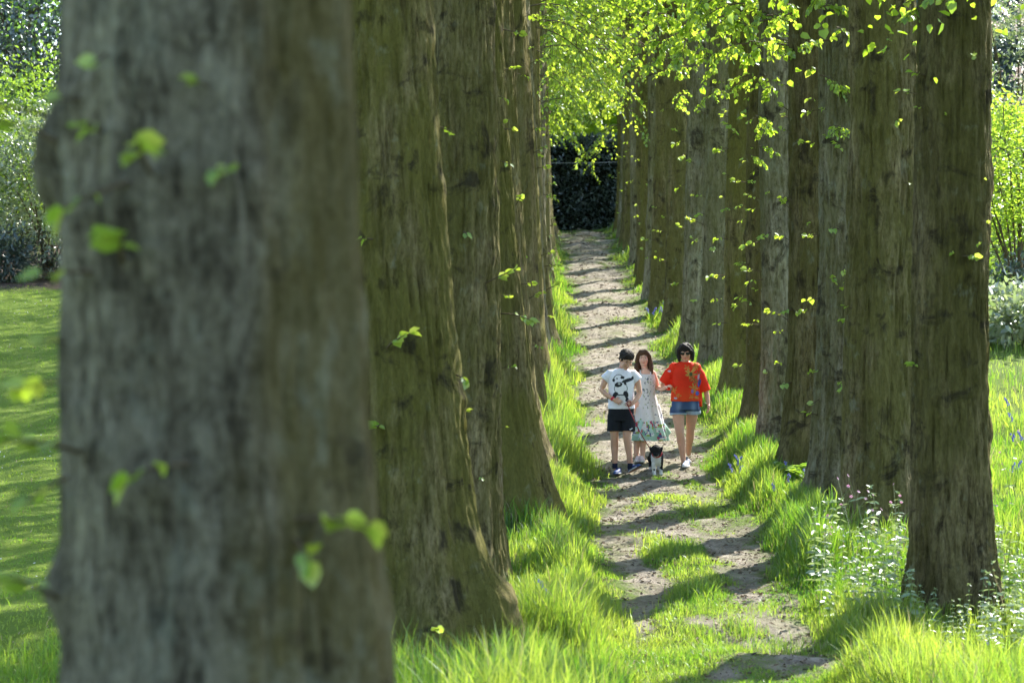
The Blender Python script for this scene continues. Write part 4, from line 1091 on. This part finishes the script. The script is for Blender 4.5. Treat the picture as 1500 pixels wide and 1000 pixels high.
SK = (.60, .335, .235); SK2 = (.66, .39, .29); SK3 = (.58, .31, .205)
wrink = lambda a, f, zf=1.: (lambda co: a*(fbm(co[:, 0]*f, co[:, 1]*f, co[:, 2]*f*zf, 5, 3)-.5)*2)

# ---- the boy
bx, by, bz = hit(910, 694)
boy = thing('person', 'boy in a white panda T-shirt and black shorts, head bowed, holding the dog lead', 'person', (bx, by, bz))
v = Vox(.005)
v.stack([(.80, 0, 0, .15, .10), (.92, 0, 0, .14, .095), (1.05, 0, 0, .135, .09), (1.2, 0, 0, .15, .092), (1.3, 0, 0, .15, .085), (1.36, .005, 0, .11, .07), (1.405, .01, 0, .055, .052)])
v.limb([(.01, .005, 1.36), (.035, -.018, 1.46)], [.055, .05])
HB = head(v, (.062, -.075, 1.505), R_(31), R_(22), R_(4), 1.05)
v.limb([(-.085, 0, .86), (-.09, -.012, .68), (-.09, -.015, .50), (-.088, .018, .37), (-.085, .008, .24), (-.083, 0, .08)], [.088, .074, .052, .052, .040, .032])
v.limb([(.085, 0, .86), (.08, -.03, .68), (.07, -.06, .51), (.09, -.035, .38), (.105, -.035, .25), (.115, -.04, .11)], [.088, .074, .052, .051, .039, .032])
v.limb([(-.15, 0, 1.335), (-.21, -.005, 1.24), (-.262, -.025, 1.11), (-.19, -.09, 1.045), (-.105, -.15, .985)], [.050, .042, .035, .034, .024])
hand(v, (-.105, -.15, .985), (.86, -.18, -.32), (.2, .85, -.3), (.1, -.3, 1), .9, .5)
v.limb([(.16, 0, 1.335), (.215, -.005, 1.22), (.243, -.02, 1.07), (.205, -.08, 1.0), (.160, -.145, .945)], [.050, .042, .035, .033, .024])
hand(v, (.160, -.145, .945), (-.80, -.25, -.22), (-.2, .85, -.3), (-.1, -.3, 1), .9, .6)
v.build('body', M['skin'], boy, 3, skin_col(HB, SK))
face_bits(HB, boy, M['hair_dark'], True)
def panda(co):
    n = len(co); out = np.tile(np.array((.80, .775, .85)), (n, 1))
    # print placed from its position on the chest
    X = (co[:, 0]*109.6+910-865)*10; Y = (694-co[:, 2]*109.6-505)*10; f = co[:, 1] < .0
    ink = np.array((.035, .038, .045)); g = lambda m, c: out.__setitem__(m & f, c)
    g(ellm(X, Y, 410, 525, 78, 82) & ~ellm(X, Y, 410, 532, 70, 78), ink*3)
    g(ellm(X, Y, 440, 650, 98, 95) & ~ellm(X, Y, 440, 650, 86, 92), ink*6)
    g(ellm(X, Y, 463, 490, 30, 20), ink); g(ellm(X, Y, 338, 530, 19, 23), ink)
    g(ellm(X, Y, 405, 592, 56, 36, -.2), ink); g(ellm(X, Y, 415, 580, 20, 12), (.6, .6, .62))
    g(ellm(X, Y, 385, 505, 14, 9, .4), ink*2)
    g(ellm(X, Y, 540, 530, 92, 25, -.30), ink); g(ellm(X, Y, 608, 500, 18, 30, .3), ink); g(ellm(X, Y, 500, 575, 18, 26, -.5), ink)
    g(ellm(X, Y, 362, 748, 40, 52, .5), ink); g(ellm(X, Y, 512, 735, 36, 52, -.25), ink); g(ellm(X, Y, 522, 805, 30, 34), ink)
    g(ellm(X, Y, 435, 800, 74, 62) , (.68, .675, .69)); g(ellm(X, Y, 435, 742, 60, 9), ink*2)
    return out
v = Vox(.0055)
v.stack([(.862, 0, 0, .180, .128), (.95, 0, 0, .172, .12), (1.08, 0, -.005, .168, .118), (1.2, 0, -.006, .176, .118), (1.29, 0, -.002, .178, .108), (1.35, .004, 0, .145, .092), (1.395, .008, 0, .085, .074)], fold=lambda t, z: 1+.022*np.cos(7*t+1)*np.clip((1.15-z)/.28, 0, 1))
v.limb([(-.13, 0, 1.335), (-.225, -.005, 1.245)], [.064, .070], False); v.limb([(.135, 0, 1.335), (.222, -.005, 1.235)], [.064, .070], False)
v.ell((-.135, 0, 1.325), (.068, .064, .058)); v.ell((.138, 0, 1.325), (.068, .064, .058))
v.build('t_shirt', M['shirt'], boy, 5, panda, wrink(.006, 9, .6), 'white T-shirt printed with a black and white panda')
v = Vox(.0055)
v.stack([(.70, 0, 0, .172, .118), (.80, 0, 0, .176, .122), (.89, 0, 0, .168, .118)])
v.limb([(-.088, 0, .78), (-.092, -.012, .565)], [.096, .099], False); v.limb([(.088, -.01, .78), (.086, -.035, .565)], [.096, .099], False)
def shorts_c(co):
    out = np.tile(np.array((.011, .013, .018)), (len(co), 1)); f = co[:, 1] < .03
    out[f & (ellm(co[:, 0], co[:, 2], .130, .600, .022, .006, .45) | ellm(co[:, 0], co[:, 2], .113, .594, .008, .007))] = (.7, .7, .72); return out
v.build('shorts', M['black_cloth'], boy, 4, shorts_c, wrink(.005, 9, .5))
for q, p_, yw, pt in ((-1, (-.083, 0, 0), -.35, 0), (1, (.118, -.05, .02), .75, -.42)):
    shoe('shoe', boy, p_, yw, pt, .245, M['shoe'], (.025, .05, .16), (.55, .56, .6), toe=(.04, .08, .22), lace=None)
    v = Vox(.005); v.limb([(p_[0], p_[1]+.005, .145), (p_[0], p_[1], .07)], [.037, .036], False); v.build('sock', M['black_cloth'], boy, 2, lambda co: np.tile((.015, .02, .045), (len(co), 1)))
v = Vox(.004); v.limb([(-.128, -.135, 1.004), (-.108, -.148, .988)], [.030, .029], False); v.build('wristband', M['shoe'], boy, 1, lambda co: np.tile((.55, .02, .05), (len(co), 1)))
v = Vox(.005); v.M = HB
v.ell((0, .026, .050), (.086, .100, .088)); v.ell((0, -.022, .082), (.078, .074, .050)); v.ell((.01, -.050, .088), (.056, .032, .022)); v.ell((0, .075, -.02), (.066, .035, .055))
for q in (-1, 1): v.ell((q*.068, .01, .03), (.015, .045, .05))
v.M = None; v.build('hair', M['hair_dark'], boy, 2, None, lambda co: .016*(vn(co[:, 0]*60, co[:, 1]*60, co[:, 2]*60, 4)-.4))

# ---- the girl
gx, gy, gz0 = hit(945, 676)
girl = thing('person', 'long-haired girl in a white floral sundress walking between the other two', 'person', (gx, gy, gz0))
v = Vox(.005)
v.stack([(.70, .02, 0, .13, .10), (.82, .02, 0, .125, .095), (.94, .02, 0, .105, .08), (1.08, .015, 0, .118, .085), (1.17, .01, 0, .12, .075), (1.215, .005, 0, .085, .058), (1.25, 0, 0, .045, .045)])
v.limb([(0, .01, 1.215), (-.015, 0, 1.32)], [.047, .043])
HG = head(v, (-.022, -.012, 1.392), R_(3), R_(-4), R_(-3), .95)
v.limb([(-.06, 0, .78), (-.09, 0, .60), (-.105, -.01, .42), (-.113, .012, .30), (-.12, 0, .06)], [.08, .065, .047, .046, .030])
v.limb([(.06, 0, .78), (.015, -.02, .60), (-.02, -.03, .42), (-.028, -.01, .30), (-.035, -.02, .06)], [.08, .065, .047, .046, .030])
v.limb([(.105, 0, 1.19), (.145, .01, 1.09), (.172, .015, .995), (.225, -.10, .985), (.272, -.24, 1.012)], [.042, .036, .031, .028, .021])
hand(v, (.272, -.24, 1.012), (.55, -.6, .25), (.3, .2, -.9), (-.5, -.4, .3), .85, .7)
v.limb([(-.10, 0, 1.19), (-.15, .01, 1.07), (-.18, .02, .95), (-.19, -.03, .85), (-.195, -.06, .76)], [.042, .036, .031, .028, .021])
hand(v, (-.195, -.06, .76), (-.05, -.15, -1), (1, -.1, 0), (0, -1, -.1), .85, .4)
v.build('body', M['skin'], girl, 3, skin_col(HG, SK2))
face_bits(HG, girl, M['hair_brown'])
def floral(co):
    x, y, z = co.T; n = len(co); out = np.tile(np.array((.74, .75, .78)), (n, 1))
    th = np.arctan2(y, x-.05); u = th*.22
    low = sstep(.72, .42, z+.1*(vn(u*8, z*8, 0, 3)-.5))
    def spots(f, thr, seed, c, amt):
        m = (vn(u*f, z*f, 0, seed) > thr) & (amt > vn(u*5, z*5, 0, seed+50)*.95)
        out[m] = c
    spots(26, .70, 1, (.22, .46, .40), low); spots(30, .74, 2, (.08, .12, .26), low*1.0); spots(34, .76, 3, (.50, .05, .10), low)
    spots(28, .76, 4, (.30, .42, .12), low); spots(36, .80, 5, (.14, .10, .30), low); spots(22, .70, 6, (.45, .66, .62), low)
    up = sstep(.35, .6, z)*(.30+.5*np.exp(-((x-.03)/.05)**2))*.9
    spots(44, .80, 7, (.10, .13, .20), up); spots(40, .80, 8, (.32, .42, .24), up)
    hem = (z < .36+.1*(x > .1)) & (vn(u*24, z*24, 0, 9) > .5); out[hem & (low > .4)] = (.35, .55, .45)
    return out
v = Vox(.0055)
fold = lambda t, z: 1+(.10*np.cos(9*t+.6)+.06*np.cos(5*t+2))*np.clip((.95-z)/.6, 0, 1)
v.stack([(.285, .075, .0, .235, .19), (.36, .07, .0, .222, .18), (.55, .05, .0, .185, .155), (.75, .03, 0, .150, .125), (.90, .02, 0, .125, .10), (1.0, .018, 0, .120, .095), (1.10, .015, -.002, .130, .10), (1.165, .012, 0, .126, .088), (1.18, .012, 0, .118, .08)], seg=72, fold=fold)
v.limb([(.33, .02, .37), (.2, .02, .5), (.12, 0, .75)], [.035, .07, .08], False)
for q in (-1, 1): v.limb([(q*.065+.005, -.075, 1.17), (q*.072+.003, -.035, 1.235), (q*.07, .03, 1.238), (q*.06, .075, 1.17)], [.009]*4, seg=8)
v.build('sundress', M['dress'], girl, 4, floral, wrink(.004, 12, .3))
v = Vox(.005); v.M = HG
v.ell((0, .022, .042), (.088, .100, .092)); v.ell((0, -.02, .085), (.066, .070, .046)); v.ell((0, .07, -.06), (.088, .045, .12))
for q in (-1, 1):
    v.limb([(q*.035, -.055, .105), (q*.078, -.02, .05), (q*.090, .005, -.04), (q*.100, -.005, -.13), (q*.100, -.03, -.23)], [.024, .026, .036, .040, .018], seg=10)
    v.limb([(q*.05, .07, -.05), (q*.07, .07, -.15), (q*.06, .06, -.23)], [.04, .04, .02], seg=10)
v.M = None; v.build('hair', M['hair_brown'], girl, 2, None, lambda co: .008*(vn(co[:, 0]*80, co[:, 1]*80, co[:, 2]*14, 4)-.4))
for p_, yw in (((-.12, 0, 0), -.2), ((-.037, -.03, 0), .12)):
    shoe('shoe', girl, p_, yw, 0, .225, M['shoe'], (.62, .50, .50), (.7, .68, .66), lace=(.7, .6, .6))

# ---- the woman
wx, wy, wz = hit(1003, 683)
wom = thing('person', 'woman in a red flowered blouse, denim shorts and sunglasses', 'person', (wx, wy, wz))
v = Vox(.005)
v.stack([(.78, .01, 0, .165, .12), (.90, .01, 0, .16, .115), (1.03, .01, 0, .15, .11), (1.18, .01, 0, .165, .115), (1.30, .005, 0, .17, .095), (1.37, .005, 0, .13, .075), (1.415, .005, 0, .06, .055)])
v.limb([(.005, .01, 1.37), (.008, -.012, 1.46)], [.055, .05])
HW = head(v, (.008, -.04, 1.528), R_(14), R_(-6), R_(-3))
v.limb([(-.09, 0, .84), (-.085, -.03, .64), (-.068, -.07, .45), (-.05, -.05, .33), (-.035, -.06, .2), (-.022, -.07, .07)], [.090, .080, .057, .056, .042, .031])
v.limb([(.10, 0, .84), (.095, .06, .65), (.085, .13, .48), (.085, .26, .37), (.08, .36, .27), (.08, .44, .15)], [.090, .078, .055, .056, .042, .031])
v.limb([(-.15, 0, 1.325), (-.23, .02, 1.22), (-.285, .045, 1.11), (-.285, .02, 1.085), (-.275, .12, 1.045)], [.046, .046, .041, .037, .026])
hand(v, (-.28, .10, 1.05), (-.15, .85, -.15), (-.6, .1, .4), (.1, .2, 1), .95, .7)
v.limb([(.15, 0, 1.325), (.235, .02, 1.20), (.282, .04, 1.04), (.305, .0, .93), (.315, -.04, .845)], [.046, .044, .038, .033, .024])
hand(v, (.315, -.04, .845), (.06, -.2, -1), (-1, -.2, 0), (-.1, -1, .1), .95, .35)
v.build('body', M['skin'], wom, 3, skin_col(HW, SK3, (.5, .10, .10)))
def blouse_c(co):
    x, y, z = co.T; n = len(co); out = np.tile(np.array((.78, .042, .014)), (n, 1))
    out = out*(.85+.3*vn(x*9, y*9, z*9, 8))[:, None]
    og = (sstep(1.12, .90, z)*.6)[:, None]; out = out*(1-og)+np.array((.82, .10, .02))*og
    X = (x*107.7+1003-955)*9.09; Y = (683-z*107.7-495)*9.09; f = y < .02
    rr = np.random.default_rng(12)
    def flower(cx, cy, rad, c, k=7):
        for i in range(k):
            a = i*6.283/k+rr.uniform(0, .5); l = rad*rr.uniform(.6, 1.15)
            out[ellm(X, Y, cx+np.cos(a)*l*.6, cy+np.sin(a)*l*.6, l*.5, rad*.13, a) & f] = np.array(c)*rr.uniform(.75, 1.2)
    gold, olive, blue, pale = (.55, .30, .07), (.22, .15, .05), (.08, .14, .50), (.55, .5, .6)
    flower(500, 490, 85, gold, 9); flower(585, 385, 55, gold); flower(460, 415, 45, gold, 5); flower(560, 580, 60, olive); flower(555, 680, 65, gold, 8); flower(530, 545, 50, (.5, .18, .05))
    flower(290, 700, 50, gold, 6); flower(345, 770, 40, gold, 5); flower(520, 785, 42, gold, 5); flower(620, 480, 45, olive, 5)
    for (cx, cy, rx, ry, c) in ((598, 745, 26, 30, blue), (625, 610, 18, 55, blue), (615, 530, 14, 40, pale), (530, 720, 18, 26, (.3, .2, .45)), (510, 495, 22, 26, (.08, .10, .04)), (310, 810, 22, 14, pale), (585, 800, 26, 14, gold), (230, 455, 22, 12, pale)):
        out[ellm(X, Y, cx, cy, rx, ry, .2) & f] = c
    return out
v = Vox(.006)
v.stack([(.875, .012, 0, .196, .145), (.95, .01, 0, .192, .143), (1.08, .01, -.006, .182, .14), (1.20, .01, -.012, .178, .138), (1.30, .008, -.004, .172, .115), (1.355, .006, 0, .145, .092), (1.395, .006, 0, .105, .074), (1.405, .006, 0, .085, .066)], seg=56,
        fold=lambda t, z: 1+(.035*np.cos(8*t)+.02*np.cos(13*t+1))*np.clip((1.2-z)/.3, 0, 1))
v.limb([(-.11, 0, 1.335), (-.205, .015, 1.25), (-.272, .035, 1.12)], [.074, .074, .080], False); v.ell((-.145, 0, 1.332), (.072, .076, .064))
v.limb([(-.20, .02, 1.18), (-.235, .04, 1.03)], [.07, .04], False)
v.limb([(.11, 0, 1.335), (.205, .015, 1.225), (.278, .02, 1.01)], [.074, .072, .080], False); v.ell((.145, 0, 1.332), (.072, .076, .064))
v.limb([(.19, .03, 1.0), (.212, .03, .80)], [.045, .026], False)
v.build('blouse', M['blouse'], wom, 9, blouse_c, wrink(.007, 9, .5), 'loose red blouse with golden and blue flowers')
v = Vox(.0055)
v.stack([(.76, .01, 0, .185, .135), (.84, .01, 0, .188, .14), (.92, .01, 0, .178, .13)])
v.limb([(-.09, 0, .80), (-.09, -.015, .695)], [.106, .108], False); v.limb([(.105, .01, .80), (.108, .025, .715)], [.106, .106], False)
v.limb([(-.09, -.014, .725), (-.09, -.018, .69)], [.113, .113], False); v.limb([(.108, .024, .745), (.108, .03, .71)], [.111, .111], False)
def denim_c(co):
    x, y, z = co.T; out = np.tile(np.array((.045, .075, .15)), (len(co), 1)); out *= (.8+.4*vn(x*14, y*14, z*14, 2))[:, None]
    fade = np.exp(-((np.abs(x-.01)-.10)/.035)**2)*np.exp(-((z-.80)/.06)**2)*(y < 0); out += fade[:, None]*np.array((.10, .13, .17))
    out[((x < .01) & (z < .722)) | ((x >= .01) & (z < .742))] = (.33, .40, .50); return out
v.build('shorts', M['denim'], wom, 3, denim_c, wrink(.003, 12), 'blue denim shorts with pale turned-up cuffs')
v = Vox(.005); v.M = HW
v.ell((0, .02, .042), (.092, .106, .092)); v.ell((0, .066, -.035), (.088, .055, .095))
for q in (-1, 1): v.limb([(q*.05, -.03, .10), (q*.084, -.012, .04), (q*.093, -.012, -.03), (q*.088, -.028, -.098)], [.03, .03, .03, .02], seg=10)
v.limb([(-.02, -.055, .118), (.04, -.082, .088), (.078, -.07, .03)], [.026, .024, .02], seg=10); v.limb([(-.02, -.055, .118), (-.058, -.07, .075)], [.026, .016], seg=10)
v.M = None; v.build('hair', M['hair_black'], wom, 2, None, lambda co: .007*(vn(co[:, 0]*90, co[:, 1]*90, co[:, 2]*14, 4)-.4), 'glossy black bobbed hair with a side fringe')
gl = plain('dark_lens', (.012, .012, .014), .12, .6)
v = Vox(.003); v.M = HW
for q in (-1, 1): v.ell((q*.034, -.091, .008), (.030, .006, .021)); v.limb([(q*.06, -.086, .014), (q*.08, -.04, .012), (q*.082, .0, .01)], [.004, .0035, .003], seg=8)
v.limb([(-.012, -.096, .014), (.012, -.096, .014)], [.004, .004], seg=8); v.M = None
v.build('sunglasses', gl, wom, 1)
shoe('shoe', wom, (-.022, -.085, 0), -.3, 0, .25, M['shoe'], (.28, .33, .46), (.72, .72, .72), toe=(.7, .7, .72), lace=(.7, .7, .72))
dgz = float(gz(wx+.08, wy+.46))-wz
shoe('shoe', wom, (.08, .46, dgz+.005), .25, 0, .25, M['shoe'], (.028, .03, .055), (.7, .7, .7), toe=(.05, .055, .085), lace=(.34, .35, .38))

# ---- the dog
dx, dy, dz_ = hit(962, 696)
dog = thing('dog', 'small black and white dog on a red lead walking ahead of the boy', 'dog', (dx, dy, dz_), R_(6))
def hz(x, y): return float(gz(dx+x, dy+y))-dz_
v = Vox(.006)
v.limb([(.0, -.05, .235), (.01, .08, .25), (.02, .20, .252), (.02, .30, .245)], [.078, .092, .086, .076], seg=18)
v.ell((0, -.055, .21), (.066, .07, .085)); v.ell((.05, .29, .22), (.075, .08, .08))
v.limb([(0, -.06, .27), (-.022, -.13, .315)], [.066, .056])
HDm = rotm(0, 0, R_(-12)) @ rotm(R_(26), 0, 0)
v.M = (HDm*1.08, np.array([-.035, -.17, .335]))
v.ell((0, 0, .012), (.062, .064, .056)); v.ell((0, -.062, -.022), (.035, .042, .030)); v.ell((0, -.03, -.015), (.045, .04, .036)); v.ell((0, -.1, -.012), (.013, .010, .010))
for q in (-1, 1): v.ell((q*.062, .015, .0), (.016, .034, .048), rotm(0, q*.35, 0))
v.M = None
v.limb([(-.048, -.06, .20), (-.05, -.07, .12), (-.046, -.085, .022)], [.036, .027, .023]); v.ell((-.046, -.105, .02), (.026, .036, .02))
v.limb([(.048, -.04, .20), (.052, -.02, .12), (.05, -.035, .022)], [.036, .027, .023]); v.ell((.05, -.055, .02), (.026, .036, .02))
for q, yo in ((-1, .0), (1, .06)):
    b = hz(.02+q*.055, .33+yo)
    v.limb([(.02+q*.05, .28+yo, .21), (.02+q*.055, .24+yo, .13+b*.3), (.02+q*.055, .33+yo, .085+b), (.02+q*.055, .325+yo, .02+b)], [.052, .034, .022, .02]); v.ell((.02+q*.055, .305+yo, .018+b), (.024, .034, .018))
v.limb([(.02, .35, .26), (.04, .43, .27), (.05, .48, .22)], [.022, .026, .014])
def dog_c(co):
    x, y, z = co.T; w = .03*(vn(x*30, y*30, z*30, 2)-.5)
    blk, wh = np.array((.012, .011, .012)), np.array((.62, .60, .58)); out = np.tile(blk, (len(co), 1))
    out[(y < .0+w) & (x < .045+w) & (z < .285)] = wh                      # chest
    out[(z < .20+w) & (x < .0) & (y < .05)] = wh                           # right foreleg
    out[(z < .075+w) & (x > 0) & (y < .12)] = wh                           # left forepaw
    out[(z < .10+w) & (y > .2)] = wh
    p = (co-np.array([-.035, -.17, .335])) @ HDm
    hd = (p[:, 1] < .06) & (np.linalg.norm(p, axis=1) < .13) & (z > .26); out[hd] = blk
    out[hd & (p[:, 1] < -.05) & (p[:, 2] < -.026)] = (.48, .42, .40); out[hd & (p[:, 1] < -.088)] = (.01, .01, .01)
    out[(ellm(x, z, -.05, .08, .012, .014)) & (y < -.05)] = blk*2
    return out*(.85+.3*vn(x*60, y*60, z*60, 6))[:, None]
M['fur'] = attr_mat('fur', .85, .2, .004, 130)
v.build('body', M['fur'], dog, 2, dog_c, lambda co: .012*(fbm(co[:, 0]*55, co[:, 1]*55, co[:, 2]*40, 3, 2)-.45))
for q in (-1, 1):
    v = Vox(.0022); v.M = (HDm, np.array([-.035, -.17, .335])); v.ell((q*.026, -.054, .016), (.007, .006, .007)); v.M = None
    v.build('eye', plain('dog_eye', (.02, .012, .008), .1, .6) if q < 0 else bpy.data.materials['dog_eye'], dog, 0)
v = Vox(.004); v.limb([(-.008, -.085, .285), (-.013, -.098, .297)], [.072, .069], False, 20); v.build('collar', plain('collar', (.35, .02, .03), .6), dog, 1)
a = np.array([bx+.075, by-.185, bz+.925]); b = np.array([dx-.02, dy-.15, dz_+.275]); t = np.linspace(0, 1, 24)[:, None]
V, F = tube(a*(1-t)+b*t-np.array([0, 0, .07])*4*t*(1-t)*np.array([[1.]]), .0065, 6)
mb = MB(); mb.add(V, F)
hx = np.linspace(0, 6.28, 16); V2, F2 = tube(a+np.stack([.028*np.cos(hx)+.02, .012*np.sin(hx), .03*np.sin(hx)+.01], -1), .0055, 6); mb.add(V2, F2)
tag(link('dog_lead', mb.data('dog_lead', [plain('lead_strap', (.22, .012, .02), .6)])), 'thin dark red lead from the boy\'s hands down to the dog', 'dog lead')

# ------------------------------------------------------------------ light, sky, camera
w = bpy.data.worlds.new('World'); sc.world = w; w.use_nodes = True
nt = w.node_tree; nt.nodes.clear()
sky = nt.nodes.new('ShaderNodeTexSky'); sky.sky_type = 'NISHITA'; sky.sun_disc = False
sky.sun_elevation = SUN_EL; sky.sun_rotation = SUN_AZ
bg = nt.nodes.new('ShaderNodeBackground'); bg.inputs[1].default_value = .15
wo = nt.nodes.new('ShaderNodeOutputWorld')
nt.links.new(sky.outputs[0], bg.inputs[0]); nt.links.new(bg.outputs[0], wo.inputs[0])
sl = bpy.data.lights.new('sun', 'SUN'); sl.energy = 5.0; sl.angle = R_(.5); sl.color = (1, .95, .85)
so = bpy.data.objects.new('sun', sl); COL.objects.link(so)
to_sun = Vector((math.sin(SUN_AZ)*math.cos(SUN_EL), math.cos(SUN_AZ)*math.cos(SUN_EL), math.sin(SUN_EL)))
so.rotation_euler = to_sun.to_track_quat('Z', 'Y').to_euler(); so.location = to_sun*60

cam = bpy.data.cameras.new('camera'); co = bpy.data.objects.new('camera', cam); COL.objects.link(co)
cam.lens = 100; cam.sensor_width = 36; cam.clip_start = .1; cam.clip_end = 3000
co.rotation_euler = (math.pi/2, 0, 0)
cam.dof.use_dof = True; cam.dof.focus_distance = 38.2; cam.dof.aperture_fstop = 3.4
sc.camera = co
sc.view_settings.view_transform = 'Standard'; sc.view_settings.look = 'None'
sc.view_settings.exposure = 1.75; sc.view_settings.gamma = 1
sc.cycles.max_bounces = 7; sc.cycles.diffuse_bounces = 4; sc.cycles.transmission_bounces = 5; sc.cycles.glossy_bounces = 2
sc.cycles.use_denoising = True
sc.cycles.use_adaptive_sampling = True; sc.cycles.adaptive_threshold = .02
sc.cycles.sample_clamp_indirect = 6
